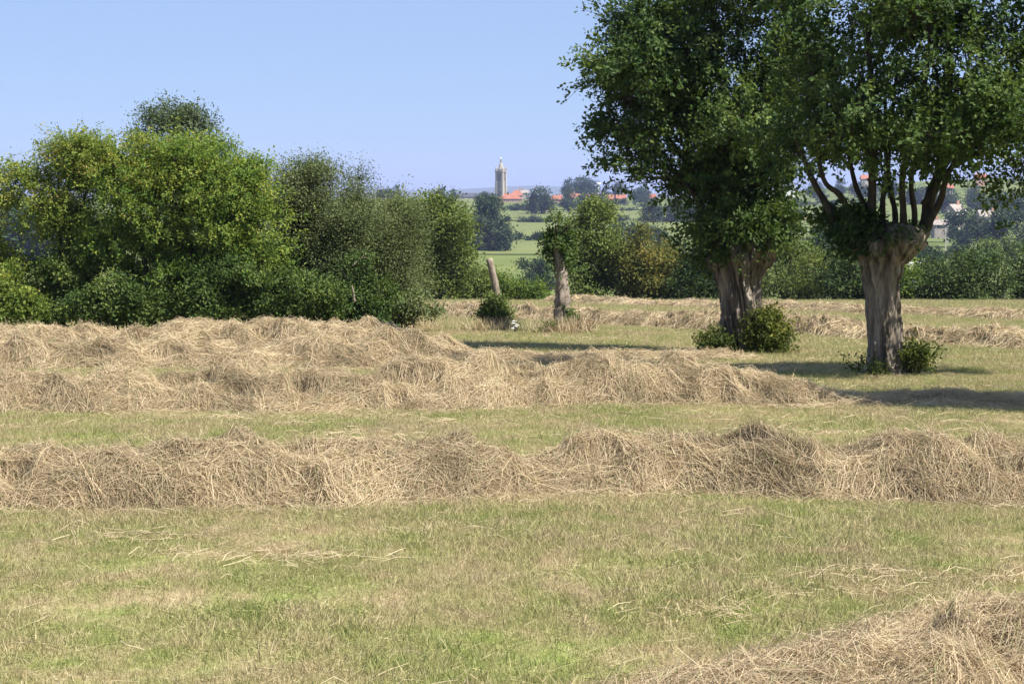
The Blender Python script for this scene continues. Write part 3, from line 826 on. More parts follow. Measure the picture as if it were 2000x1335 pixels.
# broken branches in the hedge
rootB = G(688, 41.2)
br = empty("broken_branch", rootB, "pale broken dead branch sticking out of the hedge", "branch")
for q, (path, r0) in enumerate([([(692, 590), (690, 572), (687, 556)], .03), ([(688, 520), (700, 508), (716, 494)], .016), ([(698, 510), (708, 503), (720, 503)], .011), ([(676, 545), (670, 530), (664, 524)], .012)]):
    link("branch", tube(spline([P(a_, b_, 41.5 + .1 * q) - rootB for a_, b_ in path], 5), np.linspace(r0, r0 * .45, (len(path) - 1) * 5 + 1), 7, .2, q), M['palebark'], br)

# field-edge trees (about 80-90 m)
MG = "trees along the far edge of the meadow"
mids = [
    ("edge_tree", "leafy mid green tree just right of the hedge end, behind the meadow", "tree", 860, 84, [(850, 420, 60, 50, 1.2), (890, 460, 48, 60, 1.2), (830, 480, 60, 70, 1.3), (880, 520, 50, 50, 1.2), (840, 550, 60, 40, 1.2), (800, 440, 40, 60, 1.0)], 'tree', 1500, .13, 301, {}),
    ("olive_shrubs", "low spreading olive green shrubs behind the leaning stump", "shrub", 935, 86, [(930, 560, 40, 28, 1.0), (900, 565, 30, 24, .9), (965, 568, 24, 20, .8), (940, 540, 25, 25, .8)], 'tree', 420, .11, 302, {}),  # several low shrubs merged into one object
    ("yellowish_shrubs", "low wide yellowish shrub row left of the young tree", "shrub", 1025, 86, [(1010, 572, 35, 18, .9), (1045, 572, 30, 16, .9), (985, 566, 20, 20, .8)], 'hawthorn', 330, .11, 303, dict(tone_mid=.2, tone_hi=0)),  # a row of shrubs built as one object
    ("edge_tree", "full olive green tree directly behind the young tree", "tree", 1160, 88, [(1160, 450, 48, 50, 1.3), (1135, 490, 42, 60, 1.2), (1185, 500, 42, 60, 1.3), (1160, 545, 58, 40, 1.2), (1165, 420, 26, 22, .8)], 'tree', 1250, .13, 304, {}),
    ("autumn_tree", "rounded tree with yellow and russet leaves behind the meadow", "tree", 1275, 87, [(1270, 500, 50, 40, 1.3), (1300, 535, 46, 48, 1.3), (1235, 540, 40, 45, 1.2), (1262, 462, 22, 22, .8), (1275, 565, 65, 28, 1.2)], 'autumn', 1150, .12, 305, {}),
    ("dark_shrub", "dark green shrub left of the broad pollard trunk", "shrub", 1375, 86, [(1370, 545, 45, 50, 1.2), (1345, 565, 30, 32, 1.0), (1410, 530, 40, 60, 1.2), (1385, 500, 30, 30, 1.0)], 'darktree', 800, .12, 306, {}),
    ("grey_shrub", "grey green bushy tree right of the broad pollard trunk", "tree", 1545, 88, [(1545, 500, 50, 45, 1.2), (1580, 530, 45, 55, 1.2), (1510, 545, 45, 52, 1.2), (1555, 570, 60, 32, 1.1)], 'tree', 1050, .115, 307, dict(width=.4)),
    ("dark_shrub", "very dark shrub just left of the slim pollard trunk", "shrub", 1650, 86, [(1650, 545, 42, 52, 1.2), (1670, 520, 40, 40, 1.1), (1630, 565, 38, 36, 1.0), (1700, 560, 40, 40, 1.0)], 'darktree', 800, .12, 308, {}),
    ("light_shrub", "light green shrub right of the slim pollard trunk", "shrub", 1775, 84, [(1770, 560, 28, 40, .9), (1785, 580, 34, 22, .9), (1765, 525, 20, 20, .7)], 'maple', 380, .11, 309, dict(tone_mid=.35)),
    ("round_tree", "broad rounded dark green tree at the right of the field edge", "tree", 1885, 84, [(1880, 545, 72, 48, 1.4), (1925, 550, 55, 46, 1.3), (1845, 555, 42, 42, 1.2), (1890, 575, 90, 26, 1.2)], 'darktree', 1250, .125, 310, dict(tone_mid=.52)),
    ("edge_tree", "dark green tree cut by the right edge of the picture", "tree", 1995, 86, [(1995, 540, 40, 60, 1.2), (2030, 530, 50, 70, 1.3), (2060, 560, 60, 45, 1.2)], 'darktree', 800, .125, 311, dict(tone_mid=.45)),
]
for nm, lab, cat, px, d, bls, mat, n_cl, leaf, seed, kw in mids:
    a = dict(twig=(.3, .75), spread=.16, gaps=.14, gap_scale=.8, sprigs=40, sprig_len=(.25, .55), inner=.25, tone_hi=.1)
    a.update(kw)
    leafy_tree(nm, lab, cat, px, d, bls, mat, n_cl, 14, leaf, seed, MG, stems=3, stem_r=.10, **a)

# valley trees, further off
VG = "trees down in the valley"
vals = [
    ("valley_tree", "tall bluish green tree between hedge and fields", "tree", 962, 590, [(965, 440, 32, 48, 6), (945, 420, 26, 34, 6), (970, 475, 26, 30, 6), (950, 400, 24, 16, 5), (940, 470, 26, 34, 6), (958, 490, 30, 16, 5)], 'fartree', 1100, .8, 401),
    ("valley_tree", "small round dark tree in the pasture behind the young tree", "tree", 1048, 380, [(1045, 535, 28, 30, 3), (1065, 555, 26, 22, 3), (1035, 560, 26, 18, 3)], 'fartree', 480, .5, 402),
    ("valley_tree", "wide dark clump of trees above the russet tree", "tree", 1240, 600, [(1225, 465, 30, 30, 5), (1260, 460, 32, 24, 5), (1290, 480, 22, 20, 5)], 'fartree', 560, .8, 403),  # stands for several trees, joined in one crown mesh
    ("valley_tree", "bluish dark tree behind the dark shrub by the broad trunk", "tree", 1340, 300, [(1340, 500, 30, 34, 3), (1365, 520, 34, 30, 3)], 'fartree', 360, .42, 404),
    ("valley_tree", "mid green tree seen between the two pollard trunks", "tree", 1600, 240, [(1590, 480, 40, 32, 3), (1625, 500, 36, 40, 3), (1560, 500, 30, 30, 2.5)], 'fartree', 560, .36, 405),
    ("valley_tree", "bluish bush left of the broad rounded tree at the right", "tree", 1815, 240, [(1812, 505, 20, 24, 2), (1800, 530, 20, 20, 2)], 'fartree', 260, .34, 406),
    ("valley_tree", "broad dark tree below the grey gabled house on the right", "tree", 1890, 620, [(1885, 445, 26, 34, 6), (1910, 450, 22, 26, 5), (1865, 465, 20, 16, 5)], 'fartree', 420, .9, 407),
    ("valley_tree", "dark green tree at the right edge below the ridge", "tree", 1965, 560, [(1960, 445, 34, 36, 6), (1995, 460, 30, 40, 6), (1935, 460, 20, 26, 5)], 'fartree', 480, .85, 408),
    ("valley_tree", "pale green spreading shrubs beside the valley pasture at right", "shrub", 1950, 330, [(1945, 490, 30, 22, 3), (1985, 490, 34, 26, 3.5), (1915, 500, 18, 12, 2)], 'tree', 360, .45, 409),  # a group of shrubs sharing one mesh
]
for nm, lab, cat, px, d, bls, mat, n_cl, leaf, seed in vals:
    leafy_tree(nm, lab, cat, px, d, bls, mat, n_cl, 9, leaf, seed, VG, stems=2, stem_r=.25, twig=(leaf, leaf * 2.2), spread=leaf * .9, gaps=.08, gap_scale=3, sprigs=0, inner=.3)


# far trees: a few prototypes, copied
def far_proto(seed, blobs, n_cl, mat='fartree', leaf=.85):
    t = empty("far_tree", (0, 0, 0), "x", "tree")
    link("trunk", tube([(0, 0, -1), (0, 0, 3), (.2, 0, 6)], [.5, .4, .25], 8), M['limb'], t)
    leaves_part(t, M[mat], dict(blobs=blobs, n_cl=n_cl, per=9, leaf=leaf, seed=seed, twig=(.6, 1.8), spread=.7, gaps=.06, gap_scale=3, inner=.35))
    return t


protos = [
    far_proto(501, [(0, 0, 6.5, 5, 5, 5), (2.5, 0, 5, 3.5, 4, 4), (-2.5, .5, 5, 3.5, 4, 4), (0, 0, 3, 5, 4.5, 2.5)], 420),
    far_proto(502, [(0, 0, 7, 3.6, 3.6, 5.5), (1, 0, 4.5, 3.6, 3.5, 3.5), (-1.4, 0, 3.5, 3.2, 3.2, 3)], 320),
    far_proto(503, [(0, 0, 4, 6, 4, 3.2), (4, 0, 3.2, 4, 3.2, 2.8), (-4, 0, 3.5, 4, 3.2, 3), (0, 0, 2, 7, 3.4, 2)], 420),
    far_proto(504, [(0, 0, 8, 2.6, 2.6, 6), (0, 0, 4, 3.2, 3.2, 4)], 260, leaf=.7),
]
used = [False] * 4
FG = "trees round the far village"


def far_tree(px, py_base, d, height, kind, label, wide=1.0, rot=0.0, z=None, group=FG):
    if used[kind]:
        o = copy_tree(protos[kind])
    else:
        o = protos[kind]; used[kind] = True
    x = (px - 1000) / FPX * d
    H = (11.5, 12.5, 7.2, 14.0)[kind]
    zz = float(gz(x, d)) if z is None else z
    o.location = (x, d, zz)
    sc = height / H
    o.scale = (sc * wide, sc * wide, sc)
    o.rotation_euler = (0, 0, rot)
    tag(o, label, "tree", group)
    return o


def mh(py0, py1, d):
    return (py1 - py0) / FPX * d


rows = [
    (1058, 364, 416, 1020, 0, "big round tree right of the red roofed hall", 1.05),
    (1135, 344, 392, 1450, 0, "wide domed tree on the skyline above the red roofs", 1.5),
    (1108, 349, 392, 1430, 1, "narrow dark tree at the left of the skyline dome", .7),
    (1184, 361, 392, 1450, 1, "small skyline tree right of the white mast", .9),
    (1212, 352, 395, 1400, 0, "skyline tree touching the left edge of the pollard crown", .9),
    (948, 374, 408, 1250, 0, "green tree in front of the dark slate roof", 1.2),
    (885, 369, 392, 1500, 1, "tree at the left end of the long slate roof", .9),
    (862, 366, 395, 1350, 1, "dark tree top peeping over the olive hedge tree", .9),
    (1110, 372, 414, 1060, 1, "bluish tree in front of the red roofs, left", 1.0),
    (1160, 376, 412, 1080, 2, "bluish tree clump in front of the red roofs, right", 1.1),
    (1275, 388, 436, 880, 0, "left one of the dark tree pair in the pasture", .9),
    (1312, 386, 436, 885, 0, "right one of the dark tree pair in the pasture", 1.0),
    (1345, 400, 432, 900, 2, "low tree beside the dark pair in the pasture", .8),
    (1250, 366, 402, 1350, 2, "low wide tree seen under the pollard crown", 1.0),
    (1370, 366, 405, 1300, 1, "tree behind the broad pollard's stems", 1.0),
    (1440, 364, 408, 1300, 2, "bushy tree behind the broad pollard's leaves", 1.0),
    (1525, 362, 396, 1350, 0, "tree just below the white box house", 1.0),
    (1590, 352, 396, 1380, 0, "skyline tree in the gap between the pollards", 1.0),
    (1640, 350, 398, 1380, 1, "taller skyline tree at the right of the gap", 1.0),
    (1690, 356, 404, 1330, 2, "tree behind the slim pollard's left limbs", 1.1),
    (1740, 352, 410, 1280, 0, "tree behind the slim pollard's middle limbs", 1.0),
    (1790, 365, 420, 1150, 2, "tree behind the slim pollard's right limbs", 1.0),
    (1845, 365, 420, 1000, 0, "dark tree above the low grey house", 1.1),
    (1905, 360, 410, 1050, 0, "tree right of the upper red roofed house", 1.0),
    (1945, 347, 392, 1350, 1, "skyline tree left of the conifers", .9),
    (1976, 342, 392, 1350, 3, "pointed conifer on the right skyline, left one", 1.0),
    (1990, 338, 392, 1350, 3, "pointed conifer on the right skyline, middle one", 1.0),
    (2006, 341, 392, 1350, 3, "pointed conifer at the right picture edge", 1.0),
    (1975, 375, 420, 900, 2, "hazy wide tree on the slope at the right edge", 1.2),
    (1930, 385, 430, 850, 0, "hazy tree on the slope above the right-hand houses", 1.0),
    (775, 362, 392, 1500, 1, "distant tree top over the grey thorn bush", .9),
    (752, 368, 392, 1500, 2, "low distant tree over the grey thorn bush", .9),
    (60, 385, 425, 700, 2, "far tree glimpsed through the left hawthorn", 1.6),
    (40, 390, 440, 500, 2, "nearer far tree glimpsed through the left hawthorn", 1.6),
]
for q, (px, p0, p1, d, k, lab, wide) in enumerate(rows):
    x = (px - 1000) / FPX * d
    top = EYE - (p0 - 390) / FPX * d
    zb = float(gz(x, d))
    far_tree(px, p1, d, max(3.5, top - zb), k, lab, wide, rot=q * 1.3)


def hedgerow(label, px0, px1, d0, d1, h, seed, mat='fartree', n=260, leaf=.7, wdt=1.6):
    """long low hedge following the slope"""
    root = G(.5 * (px0 + px1), .5 * (d0 + d1))
    t = empty("field_hedge", root, label, "hedge", "hedges dividing the far pastures")
    bl = []
    rng = random.Random(seed)
    L = abs(px1 - px0) / FPX * .5 * (d0 + d1)
    m_ = max(6, int(L / 5))
    for k in range(m_):
        f = (k + .5) / m_
        g = G(px0 + (px1 - px0) * f, d0 + (d1 - d0) * f) - root
        hh = h * rng.uniform(.7, 1.35)
        bl.append((g[0], g[1], g[2] + hh * .45, L / m_ * .75, wdt, hh * .55))
    leaves_part(t, M[mat], dict(blobs=bl, n_cl=n, per=9, leaf=leaf, seed=seed, twig=(.3, .9), spread=.4, inner=.15), "foliage")
    mb = MB()
    for k in range(0, m_, 2):
        mb.frustum(bl[k][0], bl[k][1], [(bl[k][2] - h * .6, .12), (bl[k][2], .06)], 5)
    link("stems", mb.mesh("stems"), M['limb'], t, kind="stuff")
    return t


hedgerow("lowest pasture hedge with small bushes, left of the young tree", 960, 1090, 680, 680, 1.8, 601, n=300)
hedgerow("thin dark hedge across the middle pasture, left of the young tree", 990, 1090, 895, 890, 2.6, 602, n=280)
hedgerow("upper hedge at the top of the left pasture", 980, 1080, 1095, 1092, 3.4, 603, n=280)
hedgerow("hedge under the red roofs right of the young tree", 1090, 1420, 1190, 1200, 5.0, 604, n=700, leaf=.9)
hedgerow("low hedge above the pasture beside the dark tree pair", 1200, 1420, 1095, 1095, 2.8, 605, n=420)
hedgerow("hedge running down behind the dark tree pair", 1200, 1400, 905, 880, 2.2, 606, n=360)
hedgerow("hedge between the green and the straw coloured field", 1450, 1640, 992, 995, 2.4, 607, n=320)
hedgerow("dark hedge under the straw coloured field", 1440, 1640, 915, 905, 3.2, 608, n=380)
hedgerow("lower dark hedge in the gap between the pollards", 1440, 1650, 760, 735, 2.6, 609, n=380)
hedgerow("long hedge above the pasture on the right", 1790, 1990, 545, 505, 2.8, 610, n=420, leaf=.55)
hedgerow("thick hedge below the village houses in the gap", 1440, 1720, 1180, 1190, 6.0, 611, n=600, leaf=.9)


# ------------------------------------------------------------------ village
def house(name, label, px, d, w, dep, hw, hr, wall, roof, seed=0, hip=False, cols=4, floors=1, rot=0.0, chimney=True, z=None, group="houses of the far village", cat="house"):
    root = G(px, d)
    if z is not None: root[2] = z
    t = empty(name, root, label, cat, group)
    t.rotation_euler = (0, 0, rot)
    mb = MB(); mb.box(-w / 2, w / 2, 0, dep, -3, hw)
    if not hip:
        mb.poly([(-w / 2, 0, hw), (-w / 2, dep, hw), (-w / 2, dep / 2, hw + hr)]); mb.poly([(w / 2, 0, hw), (w / 2, dep / 2, hw + hr), (w / 2, dep, hw)])
    link("wall", mb.mesh("wall"), M[wall], t)
    o = .5
    e = dep * .42 if hip else -o
    rb = MB()
    zr = hw - .12
    a0, b0, c0, d0 = (-w / 2 - o, -o, zr), (w / 2 + o, -o, zr), (w / 2 + o, dep + o, zr), (-w / 2 - o, dep + o, zr)
    r0, r1 = (-w / 2 + e, dep / 2, hw + hr + .1), (w / 2 - e, dep / 2, hw + hr + .1)
    rb.poly([a0, b0, r1, r0]); rb.poly([c0, d0, r0, r1])
    if hip:
        rb.poly([b0, c0, r1]); rb.poly([d0, a0, r0])
    else:
        rb.poly([b0, c0, r1]); rb.poly([d0, a0, r0])
    rb.poly([a0, d0, c0, b0])
    rf = link("roof", rb.mesh("roof"), M[roof], t)
    if chimney:
        cb = MB(); cx = w * (.25 if seed % 2 else -.2); cb.box(cx - .5, cx + .5, dep / 2 - .4, dep / 2 + .4, hw + hr * .6, hw + hr + 1.3)
        link("chimney", cb.mesh("chimney"), M['brick'], rf)
    wm = MB().box(-.5, .5, -.06, .02, -.75, .75).mesh("window")
    pm = MB().box(-.38, .38, -.10, -.06, -.62, .62).mesh("pane")
    for f in range(floors):
        for c in range(cols):
            zc = hw * (f + .55) / floors
            wd = link("window", wm, M['white'], t, loc=(-w / 2 + w * (c + .5) / cols, 0, zc))
            link("pane", pm, M['pane'], wd)
    return t


# church tower
dT = 1500.0
xT = (978.5 - 1000) / FPX * dT
rootT = np.array([xT, dT, float(gz(xT, dT))])
tw = empty("church_tower", rootT, "tall grey stone church tower with stepped lantern top on the skyline", "tower")
tw.rotation_euler = (0, 0, math.radians(-28))
def pz(py): return EYE - (py - 390) / FPX * dT - rootT[2]
zc = pz(336); W = 2.6
link("shaft", MB().box(-W, W, -W, W, -3, zc).mesh("shaft"), M['stone'], tw)
for sx in (-1, 1):
    for sy in (-1, 1):
        b_ = MB()
        cx, cy = sx * (W - .15), sy * (W - .15)
        b_.box(cx - .78, cx + .78, cy - .78, cy + .78, -3, zc * .62)
        b_.box(cx - .66, cx + .66, cy - .66, cy + .66, zc * .62, zc - .02)
        link("buttress", b_.mesh("buttress"), M['stone_light'], tw)
        pn = MB(); pn.frustum(cx, cy, [(zc + .9, .55), (zc + 2.6, .5), (zc + 2.7, .7), (zc + 4.4, .08)], 8)
        link("pinnacle", pn.mesh("pinnacle"), M['stone_light'], tw)
for q, zz in enumerate((zc * .36, zc * .62)):
    link("string_course", MB().box(-W - .12, W + .12, -W - .12, W + .12, zz, zz + .5).mesh("string_course"), M['stone_light'], tw)
link("cornice", MB().box(-W - .8, W + .8, -W - .8, W + .8, zc, zc + .7).mesh("cornice"), M['stone_light'], tw)
bal = MB()
for k in range(7):
    f = -W - .6 + (2 * W + 1.2) * k / 6
    for sgn in (-1, 1):
        bal.box(f - .14, f + .14, sgn * (W + .7) - .14, sgn * (W + .7) + .14, zc + .8, zc + 1.9)
        bal.box(sgn * (W + .7) - .14, sgn * (W + .7) + .14, f - .14, f + .14, zc + .8, zc + 1.9)
link("balustrade", bal.mesh("balustrade"), M['stone_light'], tw, kind="stuff")
z1 = pz(330)
up_ = link("upper_stage", MB().frustum(0, 0, [(zc + .7, 2.3), (pz(331), 2.2), (pz(330.4), 2.5), (pz(328), 1.9), (pz(324), 1.55), (pz(320.5), 1.2), (pz(318.5), .8)], 8, math.pi / 8).mesh("upper_stage"), M['stone_light'], tw)
link("lantern", MB().frustum(0, 0, [(pz(318.6), .7), (pz(314), .6), (pz(313.6), .8), (pz(311.8), .4), (pz(310.8), .12)], 8).mesh("lantern"), M['stone'], tw)
link("finial_statue", MB().frustum(0, 0, [(pz(310.9), .45), (pz(309.8), .75), (pz(308.6), .5), (pz(308), .1)], 8).mesh("finial_statue"), M['white'], tw)
for sgn in (-1, 1):
    for ax in (0, 1):
        for q, (z0_, z1_) in enumerate(((zc * .66, zc * .92), (zc * .12, zc * .26))):
            for off in ((-.85, .85) if q == 0 else (0,)):
                lo, hi = (W - .3, W + .06)
                b_ = MB()
                if ax == 0: b_.box(off - .55, off + .55, min(sgn * lo, sgn * hi), max(sgn * lo, sgn * hi), z0_, z1_)
                else: b_.box(min(sgn * lo, sgn * hi), max(sgn * lo, sgn * hi), off - .55, off + .55, z0_, z1_)
                ow = link("louvre_opening", b_.mesh("louvre_opening"), M['opening'], tw)
                lv = MB()
                for k in range(6):
                    zz = z0_ + (z1_ - z0_) * (k + .5) / 6
                    h2 = W + .14
                    if ax == 0: lv.box(off - .6, off + .6, min(sgn * lo, sgn * h2), max(sgn * lo, sgn * h2), zz - .28, zz + .22)
                    else: lv.box(min(sgn * lo, sgn * h2), max(sgn * lo, sgn * h2), off - .6, off + .6, zz - .28, zz + .22)
                link("louvres", lv.mesh("louvres"), M['stone'], ow, kind="stuff")

# church nave / long slate roof left of the tower
house("church_nave", "long dark slate roofed building left of the church tower", 935, 1510, 36, 12, 1.8, 2.6, 'render', 'slate', 1, cols=8, chimney=False, cat="building")
house("red_roofed_hall", "broad brick hall with hipped red tile roof beside the tower", 997, 1340, 15.0, 10, 2.6, 3.4, 'brick', 'tile', 2, hip=True, cols=6, floors=1, z=float(gz(0, 1340)) - .2, cat="building")
house("village_house", "red roof peak just behind the broad brick hall", 1009, 1420, 9, 8, 3.0, 3.6, 'render', 'tile', 3, hip=True, cols=3, z=1.6)
house("village_house", "pale gabled house behind the hall's right end", 1024, 1440, 6, 6, 4.2, 2.0, 'render', 'greytile', 4, cols=2, z=2.0)
house("village_house", "small orange roofed house right of the big round tree", 1088, 1330, 6.5, 7, 2.2, 2.6, 'brick', 'tile', 5, cols=2)
house("village_house", "white walled red roofed house left of the bluish clump", 1128, 1360, 8, 7, 2.8, 2.6, 'render', 'tile', 6, cols=3, floors=1, rot=.25)
house("village_house", "red roofed house half hidden by the bluish clump", 1152, 1370, 8, 7, 2.6, 2.4, 'brick', 'tile', 7, cols=3)
house("village_house", "long red roofed house below the white mast", 1184, 1340, 9.5, 8, 1.6, 3.4, 'render', 'tile', 8, cols=3, hip=False)
house("village_house", "orange roofed house under the pollard crown's left edge", 1213, 1350, 6, 7, 2.4, 2.4, 'render', 'tile', 9, cols=2)
house("village_house", "red roofed house glimpsed through the broad pollard's leaves", 1270, 1360, 7, 7, 2.6, 2.6, 'render', 'tile', 10, cols=2)
house("white_house", "small bright white box house in the gap between the pollards", 1543, 1300, 5.6, 6, 6.2, .6, 'white', 'slate', 11, cols=2, floors=2, chimney=False, z=5.6)
house("village_house", "pink walled house behind the slim pollard's left limbs", 1690, 1330, 6, 6, 4.0, 2.4, 'render', 'tile', 12, cols=2, z=11.0)
house("village_house", "orange roofed bungalow behind the slim pollard's right limbs", 1845, 1180, 9, 7, 1.8, 2.0, 'render', 'tile', 13, cols=3, z=6.5)
house("village_house", "upper red roofed house on the ridge at the right", 1915, 1350, 7, 7, 2.8, 3.2, 'brick', 'tile', 14, cols=2, z=12.6)
house("village_house", "grey gabled house among trees on the right slope", 1875, 700, 4.2, 6, 3.4, 2.4, 'render', 'greytile', 15, cols=2, z=-5.8, rot=.5)
house("village_house", "low grey roofed house by the utility poles", 1838, 660, 4.6, 6, 1.4, 1.5, 'greytile', 'greytile', 16, cols=2, z=-7.8)
house("village_house", "pale house right of the grey gabled house", 1932, 690, 6, 6, 3.0, 2.0, 'render', 'greytile', 17, cols=2, z=-7.0)
house("farm_shed", "long low white farm shed glimpsed right of the slim trunk", 1772, 300, 4.6, 5, 1.3, .7, 'white', 'white', 18, cols=2, chimney=False, z=-9.7, cat="shed")
house("farm_shed", "small white shed beside the broad rounded tree", 1818, 330, 1.6, 3, 1.8, .9, 'white', 'white', 19, cols=1, chimney=False, z=-10.3, cat="shed")

# white mast / water tower on the skyline, poles
def pole(name, label, px, d, p0, p1, r, mat, cat, head=False, arm=True):
    x = (px - 1000) / FPX * d
    zt = EYE - (p0 - 390) / FPX * d; zb = min(EYE - (p1 - 390) / FPX * d, float(gz(x, d)))
    t = empty(name, (x, d, zb), label, cat)
    link("shaft", MB().frustum(0, 0, [(-.5, r), (zt - zb, r * .8)], 8).mesh("shaft"), M[mat], t)
    if head:
        link("tank", MB().frustum(0, 0, [(zt - zb - 1.0, r * .9), (zt - zb + .1, r * 2.4), (zt - zb + 1.0, r * 2.2), (zt - zb + 1.4, r * .6)], 12).mesh("tank"), M[mat], t)
    elif arm:
        link("crossarm", MB().box(-.7, .7, -.08, .08, zt - zb - .5, zt - zb - .35).mesh("crossarm"), M[mat], t)
    return t


pole("water_tower", "slim white water tower on the skyline right of the domed tree", 1168.5, 1600, 360, 390, .75, 'white', "water tower", head=True)
pole("utility_pole", "taller pale utility pole behind the low grey house", 1850, 640, 410, 440, .17, 'pole', "pole")
pole("utility_pole", "pale utility pole in front of the low grey house", 1846, 560, 443, 472, .15, 'pole', "pole")
pole("utility_pole", "short pale pole among bushes at the right edge", 1973, 420, 466, 480, .11, 'pole', "pole")


# ------------------------------------------------------------------ hay windrows
def windrow(label, path, halfw, height, n_stalks, seed, env=None, L=(.09, .32), wid=.0021, step=.05, spill=1.5):
    """path: list of (x, y); halfw metres; height function env(s in 0..1)"""
    rng = np.random.default_rng(seed)
    pts = np.array(spline([(p[0], p[1], 0) for p in path], 12))[:, :2]
    seg = np.linalg.norm(np.diff(pts, axis=0), axis=1); cum = np.concatenate([[0], np.cumsum(seg)]); T = cum[-1]
    root = np.array([pts[len(pts) // 2][0], pts[len(pts) // 2][1], 0]); root[2] = float(gz(root[0], root[1]))
    env = env or (lambda f: np.ones_like(f))

    def centre(sv):
        return np.stack([np.interp(sv, cum, pts[:, 0]), np.interp(sv, cum, pts[:, 1])], -1)

    def nrm(sv):
        d = centre(np.clip(sv + .2, 0, T)) - centre(np.clip(sv - .2, 0, T)); d = unit(d)
        return np.stack([-d[:, 1], d[:, 0]], -1), d

    def surf(sv, u):
        """u in -1..1 across; returns xyz on the heap"""
        c = centre(sv); nn, dd = nrm(sv)
        wob = halfw * (.85 + .6 * (fbm(sv * .9, sv * 0 + 1.3, seed) - .5) * 2)
        off = .55 * halfw * (fbm(sv * .6, sv * 0 + 7.7, seed + 5) - .5) * 2
        xy = c + nn * (u * wob + off)[:, None]
        prof = np.clip(1 - np.abs(u) ** 2.2, 0, 1) ** .9
        big = .50 + .80 * fbm(sv * 2.3, u * halfw * 2.0 + 3, seed + 9, 3)
        lock = 1 - np.abs(vnoise(sv * 2.6 + 2 * vnoise(sv * 1.4, u * 2, seed + 2), u * 2.4 + 5, seed + 11) - .5) * 2
        h = height * env(np.clip(sv / T, 0, 1)) * prof * (big + .42 * (lock - .6)) + .22 * height * prof * (vnoise(sv * 6, u * halfw * 6, seed + 3) - .5)
        pit = sstep(.62, .80, vnoise(sv * 2.9 + 31, u * halfw * 3.4, seed + 44))
        h = h - .45 * height * prof * pit
        z = gz(xy[:, 0], xy[:, 1]) + np.maximum(h, 0) - .015
        return np.concatenate([xy, z[:, None]], 1), h

    t = empty("hay_windrow", root, label, "hay row", "rows of raked hay")
    ns = max(8, int(T / max(step, T / 700))); nu = 30
    S, U = np.meshgrid(np.linspace(0, T, ns), np.linspace(-1, 1, nu))
    Vv, _ = surf(S.ravel(), U.ravel())
    Vv[:, 2] -= .02
    i = np.arange(ns - 1)[None, :] + ns * np.arange(nu - 1)[:, None]
    F = np.stack([i, i + 1, i + 1 + ns, i + ns], -1).reshape(-1, 4)
    link("hay_bed", quad_mesh("hay_bed", Vv - root, F, smooth=True), M['hay_bed'], t)

    # stalks
    n = n_stalks
    sv = rng.uniform(0, T, n); u = rng.uniform(-1, 1, n)
    u = np.where(rng.random(n) < .2, u * spill, u)
    ev = env(np.clip(sv / T, 0, 1))
    keep = rng.random(n) < np.clip(ev * 1.4 + .05, 0, 1)
    sv, u = sv[keep], u[keep]; n = len(sv)
    ang = 2 * math.pi * 1.3 * fbm(sv * 1.5, u * halfw * 1.7 + 11, seed + 21, 2) + rng.normal(0, .55, n)
    ang = np.where(rng.random(n) < .42, rng.uniform(0, 2 * math.pi, n), ang)
    ln = rng.uniform(L[0], L[1], n)
    du = np.sin(ang) * ln / halfw * .5; ds = np.cos(ang) * ln * .5
    bend = rng.normal(0, .16, n) * ln
    p0, h0 = surf(np.clip(sv - ds, 0, T), np.clip(u - du, -1.75, 1.75))
    p1, h1 = surf(np.clip(sv - bend * np.sin(ang), 0, T), np.clip(u + bend * np.cos(ang) / halfw, -1.75, 1.75))
    p2, h2 = surf(np.clip(sv + ds, 0, T), np.clip(u + du, -1.75, 1.75))
    lift = np.abs(rng.normal(0, .018, n)) + .004
    fly = rng.random(n) < .05
    p0[:, 2] += lift * rng.uniform(.2, 1.2, n); p1[:, 2] += lift * 1.6 + .01; p2[:, 2] += lift * rng.uniform(.2, 1.6, n)
    p2[:, 2] += np.where(fly, rng.uniform(.03, .13, n), 0)
    sd = unit(np.cross(p2 - p0, rng.normal(0, 1, (n, 3)) + np.array([0, -.8, .8]))) * (wid * rng.uniform(.6, 1.5, n))[:, None]
    Vs = np.stack([p0 - sd, p0 + sd, p1 + sd, p1 - sd, p2 + sd * .6, p2 - sd * .6], 1).reshape(-1, 3) - root
    q = np.arange(n)[:, None] * 6
    F = np.concatenate([q + np.array([[0, 1, 2, 3]]), q + np.array([[3, 2, 4, 5]])])
    tn = .50 + .38 * (fbm(sv * 1.9, u * halfw * 2.2 + 2, seed + 31, 3) - .5) * 2 + rng.normal(0, .18, n)
    tn = np.where(rng.random(n) < .05, 1.0, np.clip(tn, 0, .93))
    link("hay_stalks", quad_mesh("hay_stalks", Vs, F, np.repeat(tn, 6)), M['hay'], t, kind="stuff")
    return t


def X_at(px, d): return (px - 1000) / FPX * d


# nearest complete row across the picture
windrow("nearest full hay row crossing the whole picture", [(-5.6, 12.9), (-3.2, 13.15), (-1, 13.6), (1, 13.8), (3, 13.8), (5.6, 13.9)], .66, .37, 125000, 701, wid=.0014,
        env=lambda f: 1.0 + .07 * np.sin(f * 9 + 1) - .10 * sstep(.55, .7, f) - .22 * np.exp(-((f - .86) / .02) ** 2))
# second row; it thins out to a low trail in the tree's shadow at right
windrow("second hay row, ending in a low trail shaded at the right", [(-8, 20.6), (-4.5, 21.4), (-1, 21.9), (2, 22.2), (4.5, 22.3), (8.6, 22.5)], .86, .44, 98000, 702,
        env=lambda f: (.95 + .12 * np.sin(f * 13 + .5)) * np.where(f < .55, 1.0, 1 - .78 * sstep(.6, .72, f)) , wid=.0018)
